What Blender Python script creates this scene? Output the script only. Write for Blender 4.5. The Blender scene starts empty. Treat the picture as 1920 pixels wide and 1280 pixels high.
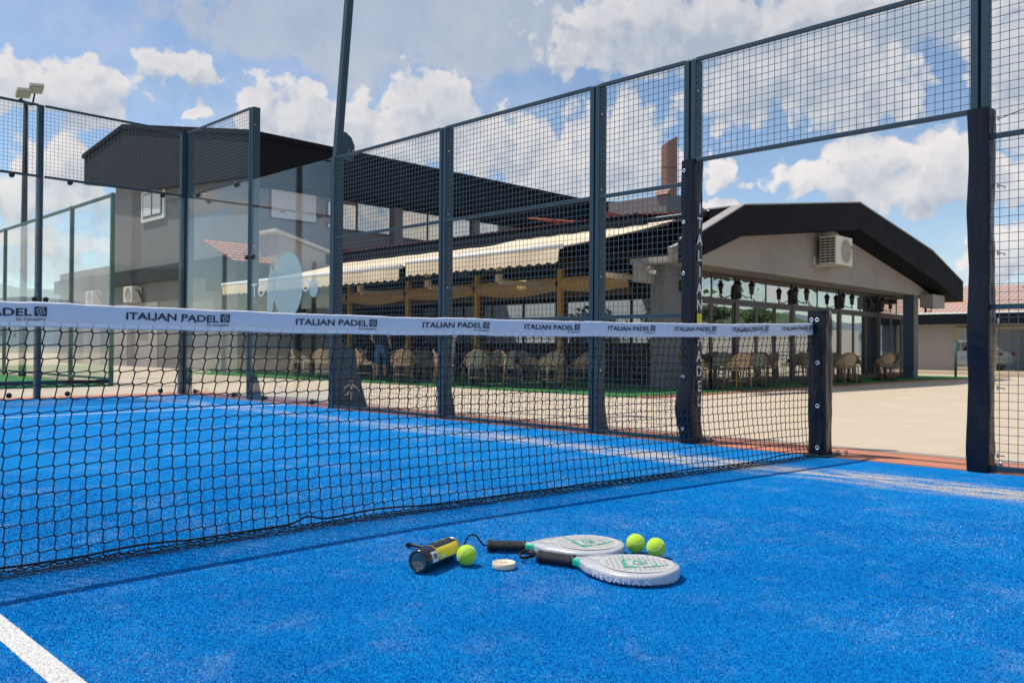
import bpy, bmesh, math, random
import numpy as np
from mathutils import Vector, Matrix, noise as mnoise

# ------------------------------------------------------------------ camera, world, sun, exposure
S = bpy.context.scene
COL = S.collection
R = math.radians
CAMF, CAMX, CAMY, CAMZ, YAW, PITCH, ROLL = 1573.74, -5.625, -2.5518, 0.7227, 0.79399, 0.009217, 0.007557
_f = Vector((math.sin(YAW)*math.cos(PITCH), math.cos(YAW)*math.cos(PITCH), math.sin(PITCH)))
_r = Vector((math.cos(YAW), -math.sin(YAW), 0)); _u = _r.cross(_f)
CR = math.cos(ROLL)*_r + math.sin(ROLL)*_u
CU = -math.sin(ROLL)*_r + math.cos(ROLL)*_u
CP = Vector((CAMX, CAMY, CAMZ))
cd = bpy.data.cameras.new('camera'); cam = bpy.data.objects.new('camera', cd); COL.objects.link(cam)
M = Matrix((CR, CU, -_f)).transposed().to_4x4(); M.translation = CP
cam.matrix_world = M
cd.sensor_width = 36; cd.lens = 36*CAMF/1920; cd.clip_start = .05; cd.clip_end = 6000
cd.dof.use_dof = True; cd.dof.focus_distance = 3.4; cd.dof.aperture_fstop = 8.0
S.camera = cam
S.render.resolution_x, S.render.resolution_y = 1024, 682
S.view_settings.view_transform = 'Standard'; S.view_settings.look = 'None'
S.view_settings.exposure = 0.0; S.view_settings.gamma = 1.0; S.view_settings.use_curve_mapping = False

def ray(q): return _f*CAMF + CR*(q[0]-960) - CU*(q[1]-640)
def gz(q, z=0): d = ray(q); return CP + d*((z-CP.z)/d.z)
def gx(q, x): d = ray(q); return CP + d*((x-CP.x)/d.x)
def gy(q, y): d = ray(q); return CP + d*((y-CP.y)/d.y)

SUN_AZ = math.atan2(-.55, .84)           # from +y towards +x
SUN_EL = R(64)
sd = bpy.data.lights.new('sun', 'SUN'); sd.energy = 4.2; sd.angle = R(.55); sd.color = (1, .955, .89)
sun = bpy.data.objects.new('sun', sd); COL.objects.link(sun)
SDIR = Vector((math.sin(SUN_AZ)*math.cos(SUN_EL), math.cos(SUN_AZ)*math.cos(SUN_EL), math.sin(SUN_EL)))
sun.rotation_euler = SDIR.to_track_quat('Z', 'Y').to_euler(); sun.location = (0, 0, 30)

W = bpy.data.worlds.new('World'); S.world = W; W.use_nodes = True
class NT:
    """tiny node helper"""
    def __init__(s, nt): s.nt = nt
    def n(s, t, **k):
        nd = s.nt.nodes.new(t)
        for a, v in k.items(): setattr(nd, a, v)
        return nd
    def l(s, a, b): s.nt.links.new(a, b)
    def put(s, sock, v):
        if hasattr(v, 'is_linked') or isinstance(v, bpy.types.NodeSocket): s.l(v, sock)
        else: sock.default_value = v
    def math(s, op, a, b=0.0, c=None, clamp=False):
        nd = s.n('ShaderNodeMath', operation=op, use_clamp=clamp)
        s.put(nd.inputs[0], a); s.put(nd.inputs[1], b)
        if c is not None: s.put(nd.inputs[2], c)
        return nd.outputs[0]
    def vmath(s, op, a, b=None):
        nd = s.n('ShaderNodeVectorMath', operation=op)
        s.put(nd.inputs[0], a)
        if b is not None: s.put(nd.inputs[1], b)
        return nd.outputs['Value'] if op in ('LENGTH', 'DOT_PRODUCT') else nd.outputs[0]
    def noise(s, vec, scale, detail=4, rough=.5, out='Fac', dist=0.0, dim='3D'):
        nd = s.n('ShaderNodeTexNoise', noise_dimensions=dim)
        s.put(nd.inputs['Vector'], vec); nd.inputs['Scale'].default_value = scale
        nd.inputs['Detail'].default_value = detail; nd.inputs['Roughness'].default_value = rough
        nd.inputs['Distortion'].default_value = dist
        return nd.outputs[out]
    def mix(s, fac, a, b):
        nd = s.n('ShaderNodeMix', data_type='RGBA')
        s.put(nd.inputs[0], fac); s.put(nd.inputs[6], a); s.put(nd.inputs[7], b)
        return nd.outputs[2]
    def maprange(s, v, a, b, c=0.0, d=1.0, smooth=True):
        nd = s.n('ShaderNodeMapRange', interpolation_type='SMOOTHSTEP' if smooth else 'LINEAR')
        s.put(nd.inputs[0], v)
        for i, x in enumerate((a, b, c, d)): nd.inputs[1+i].default_value = x
        return nd.outputs[0]

def build_world():
    nt = W.node_tree; nt.nodes.clear(); T = NT(nt)
    out = T.n('ShaderNodeOutputWorld'); bg = T.n('ShaderNodeBackground'); bg.inputs[1].default_value = 1.0
    T.l(bg.outputs[0], out.inputs[0])
    sky = T.n('ShaderNodeTexSky', sky_type='NISHITA'); sky.sun_disc = False
    sky.sun_elevation = SUN_EL; sky.sun_rotation = SUN_AZ; sky.altitude = 300; sky.air_density = 1.0; sky.dust_density = .35; sky.ozone_density = 2.0
    skyc = T.n('ShaderNodeVectorMath', operation='SCALE'); T.l(sky.outputs[0], skyc.inputs[0]); skyc.inputs['Scale'].default_value = .14
    tc = T.n('ShaderNodeTexCoord')
    d = T.vmath('NORMALIZE', tc.outputs['Generated'])
    sep = T.n('ShaderNodeSeparateXYZ'); T.l(d, sep.inputs[0])
    az = T.math('ARCTAN2', sep.outputs[0], sep.outputs[1]); az = T.math('MULTIPLY', az, 180/math.pi)
    el = T.math('MULTIPLY', T.math('ARCSINE', sep.outputs[2]), 180/math.pi)
    uv = T.n('ShaderNodeCombineXYZ'); T.l(az, uv.inputs[0]); T.l(el, uv.inputs[1]); uv = uv.outputs[0]
    # group: cloud density at a point of the sky
    g = bpy.data.node_groups.new('cloud_density', 'ShaderNodeTree')
    g.interface.new_socket('P', in_out='INPUT', socket_type='NodeSocketVector')
    g.interface.new_socket('D', in_out='OUTPUT', socket_type='NodeSocketFloat')
    G = NT(g); gi = G.n('NodeGroupInput'); go = G.n('NodeGroupOutput')
    P = gi.outputs[0]
    w1 = G.n('ShaderNodeVectorMath', operation='SUBTRACT'); G.l(G.noise(P, .32, 3, .6, 'Color', dim='2D'), w1.inputs[0]); w1.inputs[1].default_value = (.5, .5, .5)
    w2 = G.n('ShaderNodeVectorMath', operation='MULTIPLY'); G.l(w1.outputs[0], w2.inputs[0]); w2.inputs[1].default_value = (3.6, 2.6, 0)
    Pw = G.vmath('ADD', P, w2.outputs[0])
    # heaps of cloud: pixel centre and radii, weight  (turned into azimuth and elevation)
    B = [
         (1270, 60, 220, 75, 1.0), (1160, 20, 120, 40, .8), (1500, 25, 230, 50, .8),
         (130, 170, 105, 50, 1), (20, 155, 60, 45, 1), (320, 122, 70, 28, 1), (165, 112, 34, 18, .8), (368, 205, 18, 18, 1),
         (480, 220, 60, 62, 1), (575, 228, 68, 62, 1), (675, 240, 60, 58, 1), (795, 225, 78, 72, 1.1), (720, 275, 150, 48, 1), (540, 275, 120, 42, 1),
         (940, 275, 100, 62, 1), (1020, 320, 90, 48, 1), (1150, 290, 95, 75, 1.1), (1225, 320, 55, 60, .8),
         (1400, 160, 110, 62, 1), (1500, 130, 125, 75, 1), (1600, 165, 110, 60, 1),
         (1620, 305, 62, 44, 1.1), (1550, 335, 95, 32, 1), (1770, 325, 78, 52, 1.1), (1700, 352, 95, 38, 1),
         (1345, 325, 45, 34, .9), (1340, 395, 60, 22, .9), (1900, 130, 70, 120, 1), (1900, 330, 55, 42, .9), (1890, 470, 80, 45, .9),
         (110, 310, 75, 45, .9), (60, 370, 120, 40, .8), (90, 455, 140, 40, .7)]
    acc = None
    for (x, y, rx, ry, w) in B:
        dv = ray((x, y)).normalized()
        a = math.degrees(math.atan2(dv.x, dv.y)); e = math.degrees(math.asin(dv.z)); k = 1/27.47
        ma = G.n('ShaderNodeVectorMath', operation='MULTIPLY_ADD'); G.l(Pw, ma.inputs[0])
        ma.inputs[1].default_value = (1/(rx*k*1.25), 1/(ry*k*1.25), 0); ma.inputs[2].default_value = (-a/(rx*k*1.25), -e/(ry*k*1.25), 0)
        v = G.math('SUBTRACT', w, G.vmath('LENGTH', ma.outputs[0]))
        acc = v if acc is None else G.math('MAXIMUM', acc, v)
    # the same kind of clouds over the rest of the sky
    sp = G.n('ShaderNodeSeparateXYZ'); G.l(P, sp.inputs[0])
    offa = G.math('ABSOLUTE', G.math('SUBTRACT', sp.outputs[0], math.degrees(YAW)))
    o1 = G.maprange(offa, 34, 40); o2 = G.maprange(sp.outputs[1], 25, 30)
    og = G.math('MAXIMUM', o1, o2)
    sc = G.vmath('MULTIPLY', P, (.075, .13, 0))
    gen = G.math('MULTIPLY', G.math('SUBTRACT', G.noise(sc, 1.0, 2, .5, dim='2D'), .52), 4.0)
    gen = G.math('SUBTRACT', gen, G.math('MULTIPLY', G.math('SUBTRACT', 1.0, og), 9.0))
    acc = G.math('MAXIMUM', acc, gen)
    f1 = G.math('SUBTRACT', G.noise(P, .50, 7, .60, dim='2D'), .5)
    f2 = G.n('ShaderNodeTexVoronoi', feature='F1', voronoi_dimensions='2D'); G.l(Pw, f2.inputs['Vector']); f2.inputs['Scale'].default_value = .75
    puff = G.math('SUBTRACT', .45, f2.outputs['Distance'])
    D = G.math('ADD', acc, G.math('MULTIPLY', f1, .95)); D = G.math('ADD', D, G.math('MULTIPLY', puff, .5))
    G.l(D, go.inputs[0])
    def dens(v):
        nd = T.n('ShaderNodeGroup'); nd.node_tree = g; T.l(v, nd.inputs[0]); return nd.outputs[0]
    D0 = dens(uv)
    D1 = dens(T.vmath('ADD', uv, (-.55, 1.1, 0)))
    alpha = T.maprange(D0, .0, .31)
    veil = T.math('MULTIPLY', T.maprange(T.noise(uv, .09, 3, .55, dim='2D'), .46, .75), .25)
    alpha = T.math('MAXIMUM', alpha, veil)
    # broad thin sheets of high grey cloud
    hz = None
    wob = T.math('MULTIPLY', T.math('SUBTRACT', T.noise(uv, .22, 7, .62, dim='2D'), .5), 1.7)
    for (x, y, rx, ry) in ((700, 25, 440, 125), (1000, 60, 160, 75), (1640, 20, 300, 90)):
        dv = ray((x, y)).normalized(); a_ = math.degrees(math.atan2(dv.x, dv.y)); e_ = math.degrees(math.asin(dv.z)); k_ = 27.47
        ma = T.n('ShaderNodeVectorMath', operation='MULTIPLY_ADD'); T.l(uv, ma.inputs[0]); ma.inputs[1].default_value = (k_/rx, k_/ry, 0); ma.inputs[2].default_value = (-a_*k_/rx, -e_*k_/ry, 0)
        v_ = T.math('SUBTRACT', 1.0, T.vmath('LENGTH', ma.outputs[0])); hz = v_ if hz is None else T.math('MAXIMUM', hz, v_)
    sheet = T.maprange(T.math('ADD', hz, wob), -.02, .30, 0, .72)
    diff = T.math('SUBTRACT', D0, D1)
    li = T.math('MULTIPLY_ADD', diff, .75, .62, clamp=True)
    thick = T.maprange(D0, .25, 1.1, 0, .28)
    li = T.math('SUBTRACT', li, thick, clamp=True)
    hi = T.maprange(el, 11, 20, 0, .34)              # seen from below: the high ones show their shaded bases
    li = T.math('SUBTRACT', li, hi, clamp=True)
    cc = T.mix(li, (.44, .50, .59, 1), (.93, .87, .83, 1))
    c0 = T.mix(sheet, skyc.outputs[0], T.mix(T.noise(uv, .3, 4, .6, dim='2D'), (.40, .46, .56, 1), (.58, .61, .67, 1)))
    c = T.mix(T.math('MULTIPLY', alpha, .92), c0, cc)
    T.l(c, bg.inputs[0])
build_world()
W.cycles.sampling_method = 'MANUAL'; W.cycles.sample_map_resolution = 256

# ------------------------------------------------------------------ helpers
rng = random.Random(7); nrng = np.random.default_rng(5)

class MB:
    """collects shapes; build() links them as ONE mesh object"""
    def __init__(s): s.v = []; s.f = []; s.m = []; s.sm = []
    def add(s, vs, fs, mi=0, smooth=False):
        o = len(s.v); s.v += [tuple(v) for v in vs]
        for f in fs: s.f.append(tuple(i+o for i in f)); s.m.append(mi); s.sm.append(smooth)
        return s
    def box(s, a, b, mi=0):
        (x0, y0, z0), (x1, y1, z1) = a, b
        vs = [(x0,y0,z0),(x1,y0,z0),(x1,y1,z0),(x0,y1,z0),(x0,y0,z1),(x1,y0,z1),(x1,y1,z1),(x0,y1,z1)]
        return s.add(vs, [(0,3,2,1),(4,5,6,7),(0,1,5,4),(1,2,6,5),(2,3,7,6),(3,0,4,7)], mi)
    def bbox(s, a, b, e=.005, mi=0):
        """box with chamfered edges"""
        bm = bmesh.new(); bmesh.ops.create_cube(bm, size=1)
        for v in bm.verts: v.co = Vector(((a[0]+b[0])/2+v.co.x*(b[0]-a[0]), (a[1]+b[1])/2+v.co.y*(b[1]-a[1]), (a[2]+b[2])/2+v.co.z*(b[2]-a[2])))
        bmesh.ops.bevel(bm, geom=bm.edges[:], offset=e, segments=2, affect='EDGES', profile=.5)
        bm.verts.index_update(); s.add([v.co for v in bm.verts], [[v.index for v in f.verts] for f in bm.faces], mi); bm.free(); return s
    def bar(s, p, q, w, h=None, mi=0, up=(0,0,1)):
        """rectangular bar from p to q"""
        p, q = Vector(p), Vector(q); h = h or w; d = (q-p).normalized(); up = Vector(up)
        if abs(d.dot(up)) > .98: up = Vector((0,1,0))
        a = d.cross(up).normalized()*(w/2); b = a.cross(d).normalized()*(h/2)
        vs = [p-a-b,p+a-b,p+a+b,p-a+b,q-a-b,q+a-b,q+a+b,q-a+b]
        return s.add(vs, [(0,3,2,1),(4,5,6,7),(0,1,5,4),(1,2,6,5),(2,3,7,6),(3,0,4,7)], mi)
    def tube(s, pts, r, n=8, mi=0, cap=True, closed=False, smooth=True):
        pts = [Vector(p) for p in pts]; N = len(pts); rs = r if isinstance(r, (list, tuple)) else [r]*N
        vs = []; prev = None
        for i, p in enumerate(pts):
            if closed: d = pts[(i+1) % N]-pts[i-1]
            else: d = pts[min(i+1, N-1)]-pts[max(i-1, 0)]
            d = d.normalized() if d.length > 1e-9 else Vector((0,0,1))
            if prev is None:
                a = d.cross(Vector((0,0,1)) if abs(d.z) < .9 else Vector((1,0,0))).normalized()
            else:
                a = prev-d*prev.dot(d); a = a.normalized() if a.length > 1e-6 else d.orthogonal().normalized()
            prev = a; b = d.cross(a)
            for k in range(n):
                t = 2*math.pi*k/n; vs.append(p+(a*math.cos(t)+b*math.sin(t))*rs[i])
        fs = []
        for i in range(N if closed else N-1):
            j = (i+1) % N
            for k in range(n): fs.append((i*n+k, i*n+(k+1) % n, j*n+(k+1) % n, j*n+k))
        s.add(vs, fs, mi, smooth)
        if cap and not closed:
            o = len(s.v)-N*n
            s.f.append(tuple(o+k for k in range(n-1, -1, -1))); s.m.append(mi); s.sm.append(False)
            s.f.append(tuple(o+(N-1)*n+k for k in range(n))); s.m.append(mi); s.sm.append(False)
        return s
    def lathe(s, prof, n=32, mi=0, M=None, smooth=True, mif=None):
        """profile [(r, z)] about the z axis, then matrix M"""
        vs = []; M = M or Matrix.Identity(4)
        for (r, z) in prof:
            for k in range(n):
                t = 2*math.pi*k/n; vs.append(M @ Vector((r*math.cos(t), r*math.sin(t), z)))
        o = len(s.v); s.v += [tuple(v) for v in vs]
        for i in range(len(prof)-1):
            for k in range(n):
                s.f.append((o+i*n+k, o+i*n+(k+1) % n, o+(i+1)*n+(k+1) % n, o+(i+1)*n+k))
                s.m.append(mif(i, k) if mif else mi); s.sm.append(smooth)
        return s
    def prism(s, poly, vec, mi=0):
        """polygon (3D points) extruded along vec"""
        n = len(poly); vec = Vector(vec); vs = [Vector(p) for p in poly]+[Vector(p)+vec for p in poly]
        fs = [tuple(range(n-1, -1, -1)), tuple(range(n, 2*n))]+[(i, (i+1) % n, n+(i+1) % n, n+i) for i in range(n)]
        return s.add(vs, fs, mi)
    def grid(s, nu, nv, fn, mi=0, smooth=True):
        vs = [fn(i/nu, j/nv) for j in range(nv+1) for i in range(nu+1)]
        fs = [(j*(nu+1)+i, j*(nu+1)+i+1, (j+1)*(nu+1)+i+1, (j+1)*(nu+1)+i) for j in range(nv) for i in range(nu)]
        return s.add(vs, fs, mi, smooth)
    def mesh(s, name, mats):
        me = bpy.data.meshes.new(name); me.from_pydata(s.v, [], s.f)
        for m in (mats if isinstance(mats, (list, tuple)) else [mats]): me.materials.append(m)
        me.polygons.foreach_set('material_index', s.m); me.polygons.foreach_set('use_smooth', s.sm); me.update()
        bm = bmesh.new(); bm.from_mesh(me); bmesh.ops.recalc_face_normals(bm, faces=bm.faces); bm.to_mesh(me); bm.free()
        return me
    def build(s, name, mats, parent=None, **k): return link(name, s.mesh(name, mats), parent, **k)

def link(name, me, parent=None, loc=None, kind=None):
    o = bpy.data.objects.new(name, me); COL.objects.link(o)
    if parent is not None: o.parent = parent
    if loc is not None: o.location = loc
    if kind: o['kind'] = kind
    return o
def tag(o, label=None, cat=None, group=None, kind=None):
    if label: o['label'] = label
    if cat: o['category'] = cat
    if group: o['group'] = group
    if kind: o['kind'] = kind
    return o
def thing(name, label, cat, loc=(0,0,0), rz=0, group=None):
    o = bpy.data.objects.new(name, None); COL.objects.link(o); o.empty_display_size = .1
    o.location = loc; o.rotation_euler = (0, 0, rz); return tag(o, label, cat, group)
def kids(o): return [c for c in bpy.data.objects if c.parent == o]
def copy_tree(o, parent=None):
    c = o.copy(); COL.objects.link(c); c.parent = parent
    for ch in kids(o): copy_tree(ch, c)
    return c

def mat(name, col, rough=.6, var=.12, scale=6.0, metal=0.0, bump=0.0, bscale=60.0, spec=.5, coat=0.0, stain=None, trans=0):
    m = bpy.data.materials.new(name); m.use_nodes = True; T = NT(m.node_tree); b = m.node_tree.nodes['Principled BSDF']
    tc = T.n('ShaderNodeTexCoord'); co = tc.outputs['Object']
    n1 = T.noise(co, scale, 6, .6)
    f = T.math('MULTIPLY_ADD', T.math('SUBTRACT', n1, .5), 2*var, 1.0)
    sc = T.n('ShaderNodeVectorMath', operation='SCALE'); sc.inputs[0].default_value = col[:3]; T.l(f, sc.inputs['Scale'])
    c = sc.outputs[0]
    if stain:
        n2 = T.noise(co, stain[1], 7, .65); c = T.mix(T.maprange(n2, stain[2], stain[2]+.18, 0, stain[3]), c, (*stain[0], 1))
    T.l(c, b.inputs['Base Color'])
    T.l(T.math('MULTIPLY_ADD', T.math('SUBTRACT', T.noise(co, scale*2.3, 4), .5), .25, rough, clamp=True), b.inputs['Roughness'])
    b.inputs['Metallic'].default_value = metal; b.inputs['Specular IOR Level'].default_value = spec; b.inputs['Coat Weight'].default_value = coat
    if bump:
        bn = T.n('ShaderNodeBump'); bn.inputs['Strength'].default_value = bump; bn.inputs['Distance'].default_value = .01
        T.l(T.noise(co, bscale, 5, .6), bn.inputs['Height']); T.l(bn.outputs[0], b.inputs['Normal'])
    return m

def glassmat(name, tint, refl=(1, 1, 1), base=.03, ior=1.5, wave=0, wscale=2.0, back=None):
    """thin pane: clear or dark body under a Fresnel reflection"""
    m = bpy.data.materials.new(name); m.use_nodes = True; nt = m.node_tree; nt.nodes.clear(); T = NT(nt)
    out = T.n('ShaderNodeOutputMaterial'); mx = T.n('ShaderNodeMixShader')
    if back: tr = T.n('ShaderNodeBsdfDiffuse'); tr.inputs[0].default_value = (*back, 1)
    else: tr = T.n('ShaderNodeBsdfTransparent'); tr.inputs[0].default_value = (*tint, 1)
    gl = T.n('ShaderNodeBsdfGlossy'); gl.inputs[0].default_value = (*refl, 1); gl.inputs['Roughness'].default_value = .015
    lw = T.n('ShaderNodeLayerWeight'); lw.inputs[0].default_value = .5
    fr = T.math('MULTIPLY', T.math('POWER', lw.outputs['Facing'], 4.0), .9)
    if wave:
        tc = T.n('ShaderNodeTexCoord'); bn = T.n('ShaderNodeBump'); bn.inputs['Strength'].default_value = wave; bn.inputs['Distance'].default_value = .1
        T.l(T.noise(tc.outputs['Object'], wscale, 2, .5, dist=.6), bn.inputs['Height']); T.l(bn.outputs[0], gl.inputs['Normal'])
    if not back:
        tcg = T.n('ShaderNodeTexCoord'); du = T.math('MULTIPLY', T.maprange(T.noise(tcg.outputs['Object'], 1.6, 7, .68), .45, .75, 0, 1), .05)
        df = T.n('ShaderNodeBsdfDiffuse'); df.inputs[0].default_value = (.55, .55, .52, 1); md = T.n('ShaderNodeMixShader'); T.l(du, md.inputs[0]); T.l(tr.outputs[0], md.inputs[1]); T.l(df.outputs[0], md.inputs[2]); tr = md
    f = T.math('ADD', fr, base, clamp=True)
    T.l(f, mx.inputs[0]); T.l(tr.outputs[0], mx.inputs[1]); T.l(gl.outputs[0], mx.inputs[2]); T.l(mx.outputs[0], out.inputs[0])
    return m

def text_mesh(body, size, bold=0.0, spacing=1.0):
    """outline letters in the xy plane; origin lower left; returns verts, faces, width"""
    cu = bpy.data.curves.new('lettering', 'FONT'); cu.body = body; cu.size = size; cu.offset = bold; cu.space_character = spacing
    cu.resolution_u = 3; cu.fill_mode = 'FRONT'
    o = bpy.data.objects.new('lettering', cu); COL.objects.link(o)
    bpy.context.view_layer.update()
    me = o.evaluated_get(bpy.context.evaluated_depsgraph_get()).to_mesh()
    bm = bmesh.new(); bm.from_mesh(me); bmesh.ops.triangulate(bm, faces=bm.faces[:])
    bmesh.ops.remove_doubles(bm, verts=bm.verts[:], dist=1e-6)
    bm.verts.index_update()
    v = [tuple(x.co) for x in bm.verts]; f = [tuple(x.index for x in p.verts) for p in bm.faces]
    bm.free(); o.evaluated_get(bpy.context.evaluated_depsgraph_get()).to_mesh_clear()
    bpy.data.objects.remove(o); bpy.data.curves.remove(cu)
    return v, f, (max(p[0] for p in v) if v else 0)
def text_obj(name, body, size, fn, material, parent, bold=0.0, spacing=1.0):
    v, f, w = text_mesh(body, size, bold, spacing)
    return MB().add([fn(p[0], p[1], w) for p in v], f).build(name, material, parent)

# ------------------------------------------------------------------ materials
def turf_material():
    m = bpy.data.materials.new('blue_turf'); m.use_nodes = True; T = NT(m.node_tree); b = m.node_tree.nodes['Principled BSDF']
    tc = T.n('ShaderNodeTexCoord'); co = tc.outputs['Object']; sp = T.n('ShaderNodeSeparateXYZ'); T.l(co, sp.inputs[0])
    n1 = T.noise(co, 2.2, 6, .65); n2 = T.noise(co, 230, 3, .6); n3 = T.noise(co, 90, 3, .6); n4 = T.noise(co, 9, 5, .7)
    c = T.mix(T.maprange(n1, .3, .72), (.001, .185, .53, 1), (.002, .262, .64, 1))
    c = T.mix(T.maprange(n3, .38, .66, 0, .55), c, (.001, .15, .50, 1))
    c = T.mix(T.maprange(n2, .60, .72, 0, .55), c, (.22, .40, .66, 1))
    # thin sand dusting
    c = T.mix(T.math('MULTIPLY', T.maprange(T.noise(co, 3.1, 7, .72), .48, .68, 0, .6), T.maprange(n4, .35, .65)), c, (.19, .34, .58, 1))
    # sand swept into a drift along the side fence
    st = T.vmath('MULTIPLY', co, (1.6, .35, 1))
    wob = T.math('MULTIPLY', T.math('SUBTRACT', T.noise(st, 1.4, 5, .6), .5), .55)
    ax = T.math('ABSOLUTE', T.math('ADD', T.math('ADD', sp.outputs[0], .78), wob))
    band = T.maprange(ax, .05, .30, 1, 0)
    st2 = T.vmath('MULTIPLY', co, (5, 1.1, 1))
    broken = T.maprange(T.noise(st2, 1.7, 8, .7), .40, .56)
    fade = T.maprange(sp.outputs[1], .6, 4.5, 1, .38)
    sand = T.math('MULTIPLY', T.math('MULTIPLY', band, broken), fade)
    c = T.mix(T.math('MULTIPLY', sand, .92), c, (.57, .51, .43, 1))
    # corner drift at the back glass
    by = T.maprange(sp.outputs[1], 7.3, 9.4); bx = T.maprange(T.noise(T.vmath('MULTIPLY', co, (.7, 2.2, 1)), 1.5, 6, .6), .48, .7, 0, .6)
    c = T.mix(T.math('MULTIPLY', by, bx), c, (.34, .38, .44, 1))
    T.l(c, b.inputs['Base Color']); b.inputs['Roughness'].default_value = .9; b.inputs['Specular IOR Level'].default_value = .05
    bn = T.n('ShaderNodeBump'); bn.inputs['Strength'].default_value = .7; bn.inputs['Distance'].default_value = .012
    T.l(n2, bn.inputs['Height']); T.l(bn.outputs[0], b.inputs['Normal'])
    return m
def blade_material():
    m = bpy.data.materials.new('turf_fibre'); m.use_nodes = True; T = NT(m.node_tree); b = m.node_tree.nodes['Principled BSDF']
    a = T.n('ShaderNodeAttribute'); a.attribute_name = 'tint'; T.l(a.outputs['Color'], b.inputs['Base Color'])
    b.inputs['Roughness'].default_value = .8; b.inputs['Specular IOR Level'].default_value = .06
    return m
def paving_material():
    m = bpy.data.materials.new('beige_paving'); m.use_nodes = True; T = NT(m.node_tree); b = m.node_tree.nodes['Principled BSDF']
    tc = T.n('ShaderNodeTexCoord'); co = tc.outputs['Object']
    br = T.n('ShaderNodeTexBrick'); T.l(co, br.inputs['Vector']); br.inputs['Scale'].default_value = 1.0
    br.inputs['Brick Width'].default_value = .9; br.inputs['Row Height'].default_value = .45; br.inputs['Mortar Size'].default_value = .006
    br.inputs['Color1'].default_value = (.565, .455, .325, 1); br.inputs['Color2'].default_value = (.535, .43, .305, 1); br.inputs['Mortar'].default_value = (.455, .37, .265, 1)
    n = T.noise(co, .7, 7, .62); n2 = T.noise(T.vmath('MULTIPLY', co, (1, 4, 1)), 2.0, 5, .7)
    c = T.mix(T.maprange(n, .42, .75, 0, .35), br.outputs[0], (.50, .41, .30, 1))
    c = T.mix(T.maprange(n2, .62, .74, 0, .3), c, (.45, .37, .28, 1))
    T.l(c, b.inputs['Base Color']); b.inputs['Roughness'].default_value = .85
    bn = T.n('ShaderNodeBump'); bn.inputs['Strength'].default_value = .3; T.l(T.noise(co, 120, 4), bn.inputs['Height']); T.l(bn.outputs[0], b.inputs['Normal'])
    return m
def vinyl_material(name, col, rough=.38):
    m = bpy.data.materials.new(name); m.use_nodes = True; T = NT(m.node_tree); b = m.node_tree.nodes['Principled BSDF']
    tc = T.n('ShaderNodeTexCoord'); co = tc.outputs['Object']
    c = T.mix(T.maprange(T.noise(co, 5, 6, .65), .45, .8, 0, .5), (*col, 1), (col[0]*1.6+.003, col[1]*1.5+.003, col[2]*1.4+.003, 1))
    T.l(c, b.inputs['Base Color']); b.inputs['Roughness'].default_value = rough; b.inputs['Specular IOR Level'].default_value = .30
    bn = T.n('ShaderNodeBump'); bn.inputs['Strength'].default_value = .35; bn.inputs['Distance'].default_value = .02
    T.l(T.noise(T.vmath('MULTIPLY', co, (9, 9, 4)), 1.0, 4, .55, dist=1.2), bn.inputs['Height']); T.l(bn.outputs[0], b.inputs['Normal'])
    return m
def felt_material():
    m = bpy.data.materials.new('ball_felt'); m.use_nodes = True; T = NT(m.node_tree); b = m.node_tree.nodes['Principled BSDF']
    tc = T.n('ShaderNodeTexCoord'); co = tc.outputs['Object']
    c = T.mix(T.noise(co, 300, 4, .7), (.36, .62, .015, 1), (.58, .82, .07, 1)); T.l(c, b.inputs['Base Color'])
    b.inputs['Roughness'].default_value = .95; b.inputs['Sheen Weight'].default_value = .6; b.inputs['Sheen Tint'].default_value = (.8, 1, .3, 1)
    bn = T.n('ShaderNodeBump'); bn.inputs['Strength'].default_value = .9; bn.inputs['Distance'].default_value = .002
    T.l(T.noise(co, 420, 4, .7), bn.inputs['Height']); T.l(bn.outputs[0], b.inputs['Normal'])
    return m
def wicker_material(name, c1, c2):
    m = bpy.data.materials.new(name); m.use_nodes = True; T = NT(m.node_tree); b = m.node_tree.nodes['Principled BSDF']
    tc = T.n('ShaderNodeTexCoord')
    ck = T.n('ShaderNodeTexChecker'); T.l(tc.outputs['Object'], ck.inputs[0]); ck.inputs['Scale'].default_value = 34
    ck.inputs[1].default_value = (*c1, 1); ck.inputs[2].default_value = (*c2, 1)
    T.l(ck.outputs[0], b.inputs['Base Color']); b.inputs['Roughness'].default_value = .6
    bn = T.n('ShaderNodeBump'); bn.inputs['Strength'].default_value = .6; T.l(ck.outputs[1], bn.inputs['Height']); T.l(bn.outputs[0], b.inputs['Normal'])
    return m

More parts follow.
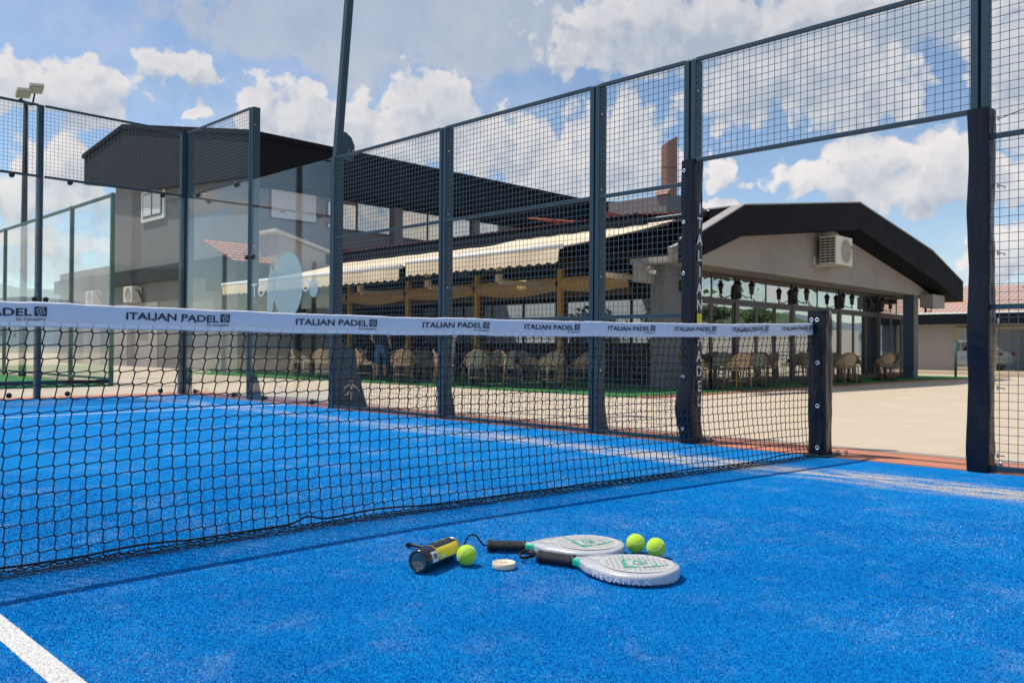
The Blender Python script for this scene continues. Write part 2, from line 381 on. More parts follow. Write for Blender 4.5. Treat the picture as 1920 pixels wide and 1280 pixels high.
def film_material():
    m = bpy.data.materials.new('pale_window_film'); m.use_nodes = True; nt = m.node_tree; nt.nodes.clear(); T = NT(nt)
    out = T.n('ShaderNodeOutputMaterial'); mx = T.n('ShaderNodeMixShader'); mx.inputs[0].default_value = .78
    tr = T.n('ShaderNodeBsdfTransparent'); tl = T.n('ShaderNodeBsdfTranslucent'); tl.inputs[0].default_value = (.50, .68, .70, 1); df = T.n('ShaderNodeBsdfDiffuse'); df.inputs[0].default_value = (.50, .68, .70, 1)
    m2 = T.n('ShaderNodeMixShader'); T.l(tl.outputs[0], m2.inputs[1]); T.l(df.outputs[0], m2.inputs[2])
    T.l(tr.outputs[0], mx.inputs[1]); T.l(m2.outputs[0], mx.inputs[2]); T.l(mx.outputs[0], out.inputs[0]); return m
MT = dict(
    turf=turf_material(), blade=blade_material(), paving=paving_material(),
    line=mat('white_line_turf', (.72, .70, .66), .85, .12, 160, bump=.5, bscale=220),
    rim=mat('terracotta_concrete', (.50, .185, .105), .8, .14, 7, bump=.2),
    rimdark=mat('drain_slot', (.15, .085, .065), .8, .2, 9),
    earth=mat('dry_earth', (.30, .27, .20), .95, .2, .05),
    carpet=mat('green_carpet', (.028, .17, .022), .95, .3, 3, bump=.5, bscale=300),
    kerb=mat('grey_kerb', (.33, .30, .28), .85, .12, 4),
    steel=mat('blue_grey_steel', (.012, .042, .062), .48, .18, 5, spec=.5),
    wire=mat('fence_wire', (.055, .105, .135), .38, .1, 8, metal=.25),
    black=mat('black_plastic', (.008, .008, .010), .45, .15, 30),
    netcord=mat('black_net_cord', (.007, .008, .009), .75, .2, 300),
    rope=mat('black_bottom_rope', (.02, .018, .016), .85, .4, 300, bump=.8, bscale=500),
    band=mat('white_net_tape', (.70, .70, .74), .62, .05, 14, bump=.25, bscale=18, stain=((.45, .46, .52), 9, .66, .5)),
    hem=mat('white_net_hem', (.80, .80, .82), .6, .05, 30),
    print=mat('navy_print', (.006, .010, .028), .5, .1, 60),
    vinyl=vinyl_material('navy_vinyl', (.003, .006, .016), .36), vinylk=vinyl_material('black_vinyl', (.010, .012, .017), .24),
    vinylb=vinyl_material('blue_vinyl', (.006, .03, .20)),
    eyelet=mat('metal_eyelet', (.75, .76, .78), .25, .05, 50, metal=.9),
    white=mat('white_paint', (.72, .72, .72), .5, .04, 8),
    yellow=mat('yellow_sign', (.62, .55, .03), .5, .1, 30),
    glass=glassmat('court_glass', (.965, .98, .975), base=.03),
    sticker=film_material(),
    wall=mat('beige_render', (.33, .305, .285), .88, .06, 1.2, bump=.15, bscale=180, stain=((.24, .22, .20), .5, .52, .5)),
    wallg=mat('grey_render', (.185, .175, .17), .88, .06, 1.0, bump=.15, bscale=180, stain=((.13, .123, .118), .4, .52, .5)),
    walld=mat('dark_blue_paint', (.055, .085, .13), .7, .1, 2),
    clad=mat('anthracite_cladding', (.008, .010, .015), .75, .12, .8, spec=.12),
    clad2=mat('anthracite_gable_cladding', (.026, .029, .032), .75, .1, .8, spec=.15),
    frame=mat('brown_metal_frame', (.065, .052, .040), .45, .12, 4),
    mirror=glassmat('mirror_window', (1, 1, 1), (.80, .82, .80), .62, 1.5, .03, .6, back=(.02, .022, .022)),
    film=glassmat('wrinkled_mirror_film', (1, 1, 1), (.66, .68, .64), .70, 1.5, .30, 1.3, back=(.03, .03, .028)),
    tile=mat('clay_roof_tile', (.46, .155, .085), .8, .22, 5, bump=.3),
    redtrim=mat('dark_red_trim', (.20, .018, .022), .5, .1, 4),
    awning=mat('cream_canvas', (.76, .61, .42), .85, .05, 1.5, bump=.2, bscale=40),
    blind=mat('tan_blind', (.60, .36, .14), .85, .14, 2.5, bump=.2, bscale=20),
    beam=mat('dark_brown_beam', (.10, .052, .028), .6, .25, 3),
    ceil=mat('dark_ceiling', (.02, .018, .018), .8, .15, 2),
    ypost=mat('ochre_post', (.62, .34, .045), .5, .1, 4),
    screen=mat('pale_courtyard_screen', (.74, .80, .82), .7, .05, .8),
    chim=mat('brown_steel_flue', (.27, .14, .09), .6, .1, 2),
    ac=mat('ivory_casing', (.66, .62, .52), .45, .05, 6), acd=mat('casing_shadow_gap', (.02, .022, .025), .6, .1, 10),
    felt=felt_material(), seam=mat('ball_seam', (.55, .60, .48), .8, .1, 200),
    racket=mat('pearl_grey_racket', (.50, .50, .52), .30, .04, 20, coat=.5, spec=.5), rface=mat('matt_grey_face', (.52, .52, .50), .55, .05, 150, bump=.35, bscale=900),
    green=mat('green_racket_paint', (.012, .45, .27), .38, .06, 30, coat=.3), rhole=mat('racket_hole', (.34, .34, .33), .8, .1, 80),
    silver=mat('silver_print', (.86, .88, .92), .35, .03, 60),
    grip=mat('black_grip_tape', (.009, .009, .011), .48, .3, 90, bump=.6, bscale=300),
    canblack=mat('black_can_label', (.008, .010, .014), .25, .1, 50, coat=.5), canyel=mat('yellow_can_label', (.85, .62, .008), .35, .05, 60, coat=.4),
    canwhite=mat('white_can_label', (.75, .75, .73), .4, .05, 80), canend=mat('clear_can_base', (.10, .12, .12), .12, .2, 40, spec=.8, coat=.8),
    metal=mat('bare_steel', (.55, .55, .56), .3, .08, 30, metal=.9), cap=mat('ivory_plastic_cap', (.74, .62, .45), .45, .04, 60),
    wick=wicker_material('tan_wicker', (.52, .37, .23), (.26, .17, .10)), wickg=wicker_material('green_wicker', (.34, .35, .24), (.15, .16, .10)),
    cane=mat('cane_frame', (.27, .16, .08), .5, .15, 20), tabletop=mat('dark_table_top', (.018, .016, .016), .4, .15, 9),
    lantern=mat('black_iron', (.006, .006, .007), .5, .1, 20), lampglass=mat('lantern_glass', (.06, .06, .06), .2, .1, 20),
    skin=mat('skin', (.46, .25, .17), .6, .05, 20), hair=mat('auburn_hair', (.26, .075, .025), .6, .2, 80), dark=mat('black_cloth', (.012, .012, .014), .9, .2, 20),
    denim=mat('blue_denim', (.05, .13, .28), .9, .15, 40), pink=mat('pale_pink_cloth', (.60, .50, .48), .9, .06, 20), pale=mat('pale_jeans', (.42, .46, .50), .9, .08, 30),
    greens=mat('green_painted_frame', (.022, .085, .065), .5, .12, 4), leaf=mat('leaf', (.055, .095, .024), .7, .45, 3), leafd=mat('dark_leaf', (.03, .06, .02), .7, .45, 3),
    bark=mat('bark', (.12, .085, .06), .9, .3, 12, bump=.6, bscale=40), hill=mat('haze_tinted_forest', (.15, .19, .21), .95, .25, .01),  # hill base colour paled towards blue-grey to stand in for distance haze
    concrete=mat('pale_concrete', (.50, .475, .43), .85, .08, .5, bump=.2, bscale=60, stain=((.36, .34, .31), .35, .6, .5)),
    carpaint=mat('white_car_paint', (.74, .75, .76), .2, .02, 3, coat=1), carglass=glassmat('car_glass', (1, 1, 1), (.8, .85, .9), .25, 1.5, 0, 1, back=(.01, .012, .015)),
    tyre=mat('tyre_rubber', (.012, .012, .012), .85, .2, 20), lens=mat('floodlight_glass', (.30, .36, .30), .25, .1, 20), gold=mat('brass_door_frame', (.42, .33, .13), .4, .1, 5, metal=.3),
)

# ------------------------------------------------------------------ ground
GZ = -.16
def paving_z(x, y):
    """the yard falls gently away from the court"""
    d = max(0, x-.75, y-10.75); return max(GZ, -.012-.022*d) - max(0, x-22)*.008
MB().grid(40, 40, lambda u, v: (-900+1800*u, -900+1800*v, -.9)).build('ground', MT['earth'], kind='structure')
m = MB(); xs = [-40, -12, -6, 0, .75, 1.5, 3, 5, 7.6, 10, 14, 18, 22, 28, 36, 50, 80]; ys = [-40, -20, -8, 0, 5, 10, 10.75, 11.5, 13, 15, 17.6, 22, 30, 45, 70, 110]
vs = [(x, y, paving_z(x, y)) for y in ys for x in xs]; n = len(xs)
# leave the court and its rim open
fs = []
for j in range(len(ys)-1):
    for i in range(n-1):
        fs.append((j*n+i, j*n+i+1, (j+1)*n+i+1, (j+1)*n+i))
m.add([(a, b, c-.03 if (a < .7 and b < 10.7) else c) for a, b, c in vs], fs, smooth=False); m.build('paving', MT['paving'], kind='structure')

court = MB().grid(60, 80, lambda u, v: (-10+10*u, -10+20*v, 0)).build('court_surface', MT['turf'], kind='structure')
for nm, a, b in (('centre', (-5.029, -6.95), (-4.971, 6.95)), ('service', (-9.98, 6.925), (-.02, 6.975)), ('service', (-9.98, -6.975), (-.02, -6.925))):
    MB().box((a[0], a[1], .0005), (b[0], b[1], .0012)).build('court_line', MT['line'], court)
rim = MB()
rim.box((.0, -10.6, -.3), (.30, 10.6, .006)).box((.30, -10.6, -.3), (.62, 10.6, -.001))
rim.box((-10.6, 10.0, -.3), (0, 10.30, .006)).box((-10.6, 10.30, -.3), (.0, 10.62, -.001))
rim = rim.build('court_rim', MT['rim'], kind='structure')
sl = MB().box((.235, -10.6, .0062), (.262, 10.6, .0095)).box((.33, -10.6, -.0008), (.345, 10.6, .0025)).build('drain_slot', MT['rimdark'], rim)

# turf fibres near the lens
def turf_fibres():
    N = 700000
    # spread over the part of the court in front of the camera, thinning with distance
    d = 1.25 + 4.6*nrng.random(N)**1.35
    a = YAW + (nrng.random(N)-.5)*R(76)
    x = CAMX+np.sin(a)*d; y = CAMY+np.cos(a)*d
    k = (x < -.03) & (x > -9.9); x, y, d = x[k], y[k], d[k]; N = len(x)
    h = .0020+.0026*nrng.random(N); w = .0010+.0007*nrng.random(N); w = w*np.clip(d/2.2, 1, 1.8)
    keep = nrng.random(N) < np.clip((5.85-d)/2.6, 0, 1); h = np.where(keep, h, -.002)
    th = nrng.random(N)*6.283; ln = h*(.35+.9*nrng.random(N)); la = nrng.random(N)*6.283
    V = np.zeros((N, 3, 3)); cx, sx = np.cos(th)*w, np.sin(th)*w
    V[:, 0] = np.stack([x-cx, y-sx, np.zeros(N)], 1); V[:, 1] = np.stack([x+cx, y+sx, np.zeros(N)], 1)
    V[:, 2] = np.stack([x+np.cos(la)*ln, y+np.sin(la)*ln, h], 1)
    base = np.array([.002, .226, .58]); t = nrng.random(N)
    C = np.ones((N, 4)); C[:, :3] = base*(.85+.3*t)[:, None]
    # patches where sand lies in the pile
    def vnoise(px_, py_, sc, seed):
        g_ = np.random.default_rng(seed).random((256, 256)); u, v = px_*sc, py_*sc; i, j = np.floor(u).astype(int), np.floor(v).astype(int); fu, fv = u-i, v-j
        fu = fu*fu*(3-2*fu); fv = fv*fv*(3-2*fv); i %= 255; j %= 255
        return (g_[i, j]*(1-fu)+g_[i+1, j]*fu)*(1-fv)+(g_[i, j+1]*(1-fu)+g_[i+1, j+1]*fu)*fv
    patch = sum(vnoise(x+20, y+20, sc, k)*wt for k, (sc, wt) in enumerate(((1.6, .9), (4, .8), (10, .6), (27, .4))))-1.35
    patch = np.clip(patch, -1, 1)
    lite = nrng.random(N) < np.clip(.08+1.0*patch, .01, .8); C[lite, :3] = np.array([.085, .36, .70])*(.85+.3*t[lite])[:, None]
    grain = nrng.random(N) < np.clip(.004+.10*patch, .001, .12); C[grain, :3] = np.array([.40, .46, .52])
    # sand drift by the fence
    s = (np.abs(x+.78+.12*np.sin(y*2.1)) < .17+.06*np.sin(y*7)) & (nrng.random(N) < .85) & (vnoise(x*4+60, y*.9+20, 3.5, 11)*.6+vnoise(x*4+60, y*2+20, 9, 12)*.4 > .44); C[s, :3] = np.array([.57, .51, .43])*(.8+.3*t[s])[:, None]
    jt = .004*(nrng.random(N)-.5)+.006*(vnoise(x+20, y+20, 22, 9)-.5); wl = (x+jt > -5.030) & (x+jt < -4.970); C[wl, :3] = np.array([.74, .71, .67])*(.8+.3*t[wl])[:, None]
    me = bpy.data.meshes.new('turf_fibres'); me.vertices.add(N*3); me.loops.add(N*3); me.polygons.add(N)
    me.vertices.foreach_set('co', V.ravel()); me.loops.foreach_set('vertex_index', np.arange(N*3, dtype=np.int32))
    me.polygons.foreach_set('loop_start', np.arange(0, N*3, 3, dtype=np.int32)); me.polygons.foreach_set('loop_total', np.full(N, 3, dtype=np.int32))
    me.update(); at = me.attributes.new('tint', 'FLOAT_COLOR', 'FACE'); at.data.foreach_set('color', C.ravel().astype(np.float32))
    me.materials.append(MT['blade']); me.update()
    link('turf_fibres', me, court, kind='stuff')
turf_fibres()

# green carpet round the restaurant, second court, kerb
cz = lambda x, y: paving_z(x, y)+.018
m = MB()
for (a, b, c, d) in ((6.8, 6.5, 30, 9.6), (6.8, 9.6, 18, 24.9)):
    m.grid(12, 8, lambda u, v, a=a, b=b, c=c, d=d: (a+(c-a)*u, b+(d-b)*v, cz(a+(c-a)*u, b+(d-b)*v)))
m.build('green_carpet', MT['carpet'], kind='structure')
m = MB()
for i in range(12): m.bar((6.8+i*2, 6.44, paving_z(6.8+i*2, 6.44)+.004), (8.8+i*2, 6.44, paving_z(8.8+i*2, 6.44)+.004), .10, .05)
m.build('carpet_edging', MT['rim'], kind='structure')
MB().box((-9, 15.9, -.12), (1.1, 36, -.085)).build('second_court_surface', MT['carpet'], kind='structure')
# far hills
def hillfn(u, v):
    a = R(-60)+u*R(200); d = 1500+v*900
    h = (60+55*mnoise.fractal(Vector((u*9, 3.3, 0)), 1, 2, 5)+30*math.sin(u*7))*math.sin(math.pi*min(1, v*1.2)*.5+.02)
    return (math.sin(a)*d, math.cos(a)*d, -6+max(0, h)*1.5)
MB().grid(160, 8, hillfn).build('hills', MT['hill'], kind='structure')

# ------------------------------------------------------------------ court cage
def wire_panel(o, du, dv, W_, H_, step=.05, r=.0016):
    """welded mesh: wires along du and dv"""
    o, du, dv = Vector(o), Vector(du), Vector(dv); nn = du.cross(dv)
    m = MB(); nu = round(W_/step); nv = round(H_/step)
    for i in range(nu+1):
        p = o+du*(W_*i/nu); m.bar(p, p+dv*H_, 2*r, 2*r, up=nn)
    for j in range(nv+1):
        p = o+dv*(H_*j/nv)+nn*(2*r); m.bar(p, p+du*W_, 2*r, 2*r, up=nn)
    return m
YV = Vector((0, 1, 0)); XV = Vector((1, 0, 0)); ZV = Vector((0, 0, 1))
fence = thing('side_mesh_fence', 'blue grey steel mesh fence along the side of the blue court', 'fence')
ABOLT = MB().tube([(0, 0, 0), (0, 0, .027)], .011, 6).mesh('anchor_bolt', MT['metal']); BOLT = MB().tube([(0, 0, 0), (0, -.01, 0)], .009, 6).mesh('bolt', MT['metal'])
def fence_post(y, top, parent=fence, gus=True):
    m = MB(); m.bbox((.03, y-.035, -.02), (.125, y+.035, top), .004)
    m.bbox((.0, y-.052, .02), (.028, y-.008, top-.01), .003).bbox((.0, y+.008, .02), (.028, y+.052, top-.01), .003)
    p = m.build('post', MT['steel'], parent)
    if gus:
        MB().prism([(.126, y-.006, 0), (.215, y-.006, 0), (.205, y-.006, .03), (.155, y-.006, .27), (.126, y-.006, .28)], (0, .012, 0)).build('gusset_plate', MT['steel'], p)
        MB().bbox((.04, y-.08, .007), (.26, y+.08, .02), .003).build('base_plate', MT['steel'], p)
        for dx, dy in ((.15, -.06), (.15, .06), (.24, -.06), (.24, .06)): link('anchor_bolt', ABOLT, p, (dx, y+dy, .018))
    for z in (.55, 1.35, 2.1, top-.25): link('bolt', BOLT, p, (.045, y-.036, z))
    return p
def fence_bay(y0, y1, z0, z1, rails, parent=fence):
    y0 += .055; y1 -= .055
    wire_panel((.012, y0-.045, z0), YV, ZV, y1-y0+.09, z1-z0).build('mesh_panel', MT['wire'], parent)
    for z in rails:
        MB().bbox((.002, y0, z-.016), (.030, y1, z+.016), .003).build('rail', MT['steel'], parent)
for y in (4, 2): fence_post(y, 3.0)
for y in (1.05, -1.0): fence_post(y, 3.0)
fence_post(-3, 3.0)
for a, b in ((4, 6), (2, 4), (1.05, 2), (-3, -1.0), (-5, -3)): fence_bay(a, b, .03, 3.0, (.03, 1.0, 2.03, 2.985))
fence_bay(-1.0, 1.05, 2.2, 3.0, (2.2, 2.985))
# tall posts of the glass corner and panes
side = thing('side_glass_wall', 'stepped glass side wall with pale film stickers next to the mesh fence', 'glass wall')
back = thing('back_glass_wall', 'clear glass back wall with mesh along its top at the court end', 'glass wall', (0, 0, 0))
fence_post(8, 4.0, side)
MB().bbox((.03, 9.965, -.02), (.125, 10.06, 4.0), .004).bbox((-.045, 10.03, 0), (.028, 10.11, 4.0), .004).build('post', MT['steel'], side)
for (y0, y1) in ((8.012, 9.985), (6.012, 7.988)):
    MB().box((.004, y0, .012), (.016, y1, 2.995)).build('glass_pane', MT['glass'], side)
wire_panel((.012, 8.0, 3.02), YV, ZV, 1.98, .97).build('mesh_panel', MT['wire'], side)
for z in (3.02, 3.985): MB().bbox((.002, 8.05, z-.016), (.03, 9.97, z+.016), .003).build('rail', MT['steel'], side)
def clamp(p, parent, ax):
    m = MB(); p = Vector(p)
    for s in (-1, 1): m.bbox(p+Vector((-.03, -.03, -.03)), p+Vector((.03, .03, .03)), .01)
    m = MB().lathe([(0, -.012), (.035, -.012), (.035, .012), (0, .012)], 12, M=Matrix.Translation(p) @ (Matrix.Rotation(R(90), 4, 'Y') if ax == 'x' else Matrix.Rotation(R(90), 4, 'X')))
    m.bar(p, p+(Vector((.07, 0, 0)) if ax == 'x' else Vector((0, .07, 0))), .03)
    return m.build('clamp', MT['black'], parent)
for y in (9.6, 8.4, 7.6, 6.4):
    for z in ((.06, 2.985) if y > 8 else (.06,)): clamp((-.006, y, z), side, 'x')
for z in (1.05, 1.95): clamp((-.006, 8.07, z), side, 'x'); clamp((-.006, 7.93, z), side, 'x')
for i in range(5):
    x1, x0 = -2*i-.012, -2*i-1.988
    MB().box((x0, 10.004, .012), (x1, 10.016, 2.995)).build('glass_pane', MT['glass'], back)
    wire_panel((x0, 10.012, 3.02), XV, ZV, 1.976, .97).build('mesh_panel', MT['wire'], back)
    for z in (3.02, 3.985): MB().bbox((x0+.03, 10.002, z-.016), (x1-.03, 10.03, z+.016), .003).build('rail', MT['steel'], back)
    xp = -2*i-2
    p = MB().bbox((xp-.035, 10.03, -.02), (xp+.035, 10.125, 4.0), .004).build('post', MT['steel'], back)
    for dx in (-.36, .36):
        for z in (.06, 2.985): clamp((xp+dx, 9.992, z), back, 'y')
    for dx in (-.07, .07): clamp((xp+dx, 9.992, 1.35), back, 'y')
for dx in (-.35,): clamp((dx, 9.992, .06), back, 'y'); clamp((dx, 9.992, 2.985), back, 'y')
# film stickers on the side pane
def disc(cy, cz, ry, rz, n=40, x=-.0005, cut=None):
    pts = [(x, cy+ry*math.cos(2*math.pi*k/n), cz+rz*math.sin(2*math.pi*k/n)) for k in range(n)]
    return MB().add(pts, [tuple(range(n))])
disc(7.0, 1.52, .36, .42).build('film_sticker', MT['sticker'], side)
MB().add([(-.001, 7.50, 1.1), (-.001, 7.40, 1.1), (-.001, 7.32, 1.35), (-.001, 7.30, 1.78), (-.001, 7.36, 1.71), (-.001, 7.42, 1.82), (-.001, 7.52, 1.55)], [tuple(range(7))]).build('film_sticker', MT['sticker'], side)
disc(6.395, 1.46, .10, .12).build('film_sticker', MT['sticker'], side)
tw = mat('white_film_lettering', (.62, .66, .66), .6, .03, 30)
text_obj('lettering', 'TO', .26, lambda a, b, w: (-.001, 7.93-a, 1.40+b), tw, side)
text_obj('lettering', 'O', .22, lambda a, b, w: (-.001, 6.66-a, 1.42+b), tw, side)

# light pole standing on the last fence post
lp = thing('court_light_pole', 'tall blue grey lighting pole with round hinge plate and winged foot', 'light pole', (0, 6, 0))
m = MB().bbox((-.005, -.045, -.01), (.125, .045, 3.0), .004)
m.build('lower_post', MT['steel'], lp)
MB().prism([(.11, -.012, 3.0), (.11, -.012, 3.32), (.17, -.012, 3.33), (.25, -.012, 3.28), (.30, -.012, 3.19), (.30, -.012, 3.08), (.27, -.012, 3.0)], (0, .02, 0)).build('hinge_plate', MT['steel'], lp)
for (dx, dz) in ((.13, 3.29), (.145, 3.04), (.21, 3.11), (.235, 3.085), (.265, 3.12)): link('bolt', BOLT, lp, (dx, -.013, dz))
MB().bar((.055, 0, 2.96), (.335, 0, 6.6), .085, .075).build('upper_pole', MT['steel'], lp)
MB().bar((-.25, 0, 6.65), (.75, 0, 6.55), .07).build('lamp_arm', MT['steel'], lp)
for dx in (-.2, .6): MB().bbox((dx-.15, -.25, 6.42), (dx+.15, .05, 6.54), .02).build('lamp_head', MT['steel'], lp)
MB().prism([(.12, -.02, 0), (.52, -.02, 0), (.50, -.02, .06), (.40, -.02, .36), (.29, -.02, .72), (.12, -.02, .80)], (0, .014, 0)).build('foot_plate', MT['steel'], lp)
# player emblem on the foot
em = MB(); Y = -.0235
def seg(a, b, w): em.bar((a[0], Y, a[1]), (b[0], Y, b[1]), w, .004, up=(0, 1, 0)) if False else em.prism([(a[0]+(b[1]-a[1])/math.dist(a,b)*w/2, Y, a[1]-(b[0]-a[0])/math.dist(a,b)*w/2), (b[0]+(b[1]-a[1])/math.dist(a,b)*w/2, Y, b[1]-(b[0]-a[0])/math.dist(a,b)*w/2), (b[0]-(b[1]-a[1])/math.dist(a,b)*w/2, Y, b[1]+(b[0]-a[0])/math.dist(a,b)*w/2), (a[0]-(b[1]-a[1])/math.dist(a,b)*w/2, Y, a[1]+(b[0]-a[0])/math.dist(a,b)*w/2)], (0, .003, 0))
for a, b, w in (((.27, .30), (.27, .20), .04), ((.27, .29), (.19, .25), .02), ((.19, .25), (.17, .20), .016), ((.27, .29), (.34, .25), .02), ((.34, .25), (.40, .20), .014), ((.27, .21), (.21, .16), .024), ((.21, .16), (.17, .16), .016), ((.27, .21), (.28, .15), .024), ((.28, .15), (.27, .09), .018)): seg(a, b, w)
em.add([(.272+.022*math.cos(k*.785), Y-.001, .328+.022*math.sin(k*.785)) for k in range(8)], [tuple(range(8))])
em.build('player_emblem', MT['awning'], lp)

# ------------------------------------------------------------------ padded wraps
def wrap(name, label, cy, x0, x1, w, h, mtl, seed, bulge):
    t = thing(name, label, 'post padding')
    def fn(u, v):
        a = 2*math.pi*u; z = v*h
        c, s = math.cos(a), math.sin(a); k = (abs(c)**7+abs(s)**7)**(-1/7)
        nz = mnoise.fractal(Vector((c*1.5+seed, s*1.5, z*2.3)), 1, 2, 3)*.006
        fold = .0045*math.sin(z*26+2.4*a+seed)*max(0, mnoise.noise(Vector((seed, z*2.2, c))))
        dk = (z-.10+.205) % .41-.205; da = (a+2.1) % (2*math.pi)-math.pi
        fold += .0050*math.exp(-(dk/.11)**2)*abs(math.sin(da*4.5+dk*22))*max(0, math.cos(a+.6))
        bl = bulge(z)
        rx = (x1-x0)/2*k+nz+fold; ry = w/2*k+nz+fold
        return ((x0+x1)/2+c*rx-bl*max(0, -c)*.9, cy+s*ry+bl*max(0, s)*.8, z+.004)
    m = MB().grid(64, 110, fn); n = 65
    tp = [fn(i/32, 1) for i in range(32)]; m.add(tp, [tuple(range(32))])
    m.build('vinyl_wrap', mtl, t); return t
w1 = wrap('padded_post_wrap', 'navy vinyl padding with white vertical lettering wrapped round a gate post', 1.05, -.028, .108, .115, 2.2, MT['vinyl'], 1.3, lambda z: .055*math.exp(-((z-.27)/.16)**2)+.01*math.exp(-((z-1.95)/.2)**2))
w2 = wrap('padded_post_wrap', 'plain navy vinyl padding with metal eyelets wrapped round a gate post', -1.0, -.03, .115, .125, 2.2, MT['vinyl'], 4.7, lambda z: .008*math.sin(z*9))
LZ = [('I', 1.83), ('T', 1.715), ('A', 1.585), ('L', 1.46), ('I', 1.335), ('A', 1.205), ('N', 1.08), ('P', .80), ('A', .68), ('D', .565), ('E', .45), ('L', .335)]
for ch, z in LZ:
    text_obj('letter', ch, .115, lambda a, b, w, z=z: (.042-w/2*.95+a*.95, 1.05-.0575-.0125, z-.04+b), MT['white'], w1, bold=.0015)
MB().box((.01, .978, .93), (.075, .9815, 1.01)).build('yellow_mark', MT['yellow'], w1)
def eyelet(p, parent, ax='x'):
    p = Vector(p); pts = []
    for k in range(14):
        a = 2*math.pi*k/14
        pts.append(p+(Vector((0, math.cos(a), math.sin(a))) if ax == 'x' else Vector((math.cos(a), 0, math.sin(a))))*.0115)
    MB().tube(pts, .0045, 6, closed=True).build('eyelet', MT['eyelet'], parent)
for k in range(6): eyelet((.085, -1.0-.0625-.019, .10+k*.41), w2, 'y')
for k in range(6): eyelet((-.028-.018, 1.05+.02, .12+k*.40), w1, 'x')
for k in range(5): MB().tube([(.085, -1.09, .10+k*.41), (.12, -1.11, .095+k*.41), (.15, -1.10, .09+k*.41)], .003, 5).build('tie', MT['black'], w2)
MB().tube([(.09, -1.09, 2.15), (.10, -1.35, 2.22), (.05, -2.0, 2.52)], .003, 5).build('loose_cord', MT['black'], w2)

# ------------------------------------------------------------------ net post
np_ = thing('net_post', 'short net post in glossy black vinyl padding with metal eyelets', 'net post')
def pf(u, v):
    a = 2*math.pi*u; z = v*1.0; c, s = math.cos(a), math.sin(a); k = (abs(c)**9+abs(s)**9)**(-1/9)
    nz = mnoise.fractal(Vector((c*1.2+9, s*1.2, z*3)), 1, 2, 3)*.007+.006*math.sin(z*26+a*3)*max(0, (z-.6)*2.2)
    return (.02+c*(.062*k+nz), s*(.062*k+nz), z+.004)
m = MB().grid(56, 70, pf); m.add([pf(i/28, 1) for i in range(28)], [tuple(range(28))]); m.build('vinyl_wrap', MT['vinylk'], np_)
for p in ((-.052, -.01, .94), (-.052, .03, .94), (-.052, -.015, .645), (-.052, -.015, .35), (-.052, -.015, .065)): eyelet((p[0]-.006, p[1], p[2]), np_, 'x')
MB().bbox((-.06, -.09, .006), (.16, .09, .016), .003).build('base_plate', MT['steel'], np_)
for p in ((.13, -.08), (.17, -.12), (.10, -.09)): link('anchor_bolt', ABOLT, np_, (p[0], p[1], .012))

# ------------------------------------------------------------------ net
def nb(x): return float(np.interp(x, [-10, -8.7, -7.4, -6.2, -5, -3.7, -2.6, -1.3, -.4, -.05], [.02, .15, .29, .41, .45, .415, .30, .155, .05, .02]))
_xs = np.linspace(-10, 0, 401); _ys = np.array([nb(x) for x in _xs]); _k = np.hanning(61); _k /= _k.sum()
_ys = np.convolve(np.pad(_ys, 30, mode='edge'), _k, 'valid')
def nby(x): return float(np.interp(x, _xs, _ys))
def topz(x): return float(np.interp(x, [-10, -8, -5, -3.5, -2, -1, -.05], [.92, .87, .862, .860, .873, .888, .917]))+.003*mnoise.fractal(Vector((x*3.5, 0, 5)), 1, 2, 4)
net = thing('padel_net', 'black mesh net with white lettered tape across the blue court', 'net')
BW = .080
def netp(x, v):
    """v = 0 ground, 1 just inside the tape; the foot of the net lies on the turf and the middle bellies out"""
    x = max(-9.95, x); t = topz(x)-BW*.75; side_ = math.exp(-((x+.05)/.35)**2)
    y = nby(x)+.05*math.sin(math.pi*v)*(1-side_)+.012*mnoise.noise(Vector((x*1.7, v*2, 3)))
    return Vector((x+side_*-.10*math.sin(math.pi*v)*.5, y, .012+t*v))
def netting():
    cell = .0495; nx = int(9.9/cell); nz = 18; m_v = []; m_f = []
    P0 = {}; P1 = {}
    for i in range(nx+1):
        for j in range(nz+1):
            x = -.045-i*cell+.0022*mnoise.noise(Vector((i*.3, j*.35, 0)))+.004*(j-9)/9
            v = (j+.09*mnoise.noise(Vector((i*.21, j*.3, 7))))/nz
            d = .0032
            # each knot is a short slanted stroke shared by the upright and the level cord
            a = netp(x-d, v); b = netp(x+d, v); a.z += .0032; b.z -= .0032; P0[i, j] = a; P1[i, j] = b
    m = MB(); r = .0017
    def cord(p, q, rr=r): m.bar(p, q, 2*rr, 2*rr, up=(0, 1, .01))
    for i in range(nx+1):
        for j in range(nz+1):
            cord(P0[i, j], P1[i, j], r*1.45)
            if j < nz: cord(P0[i, j], P1[i, j+1])
            if i < nx: cord(P0[i, j], P1[i+1, j])
    return m
netting().build('netting', MT['netcord'], net, kind='stuff')
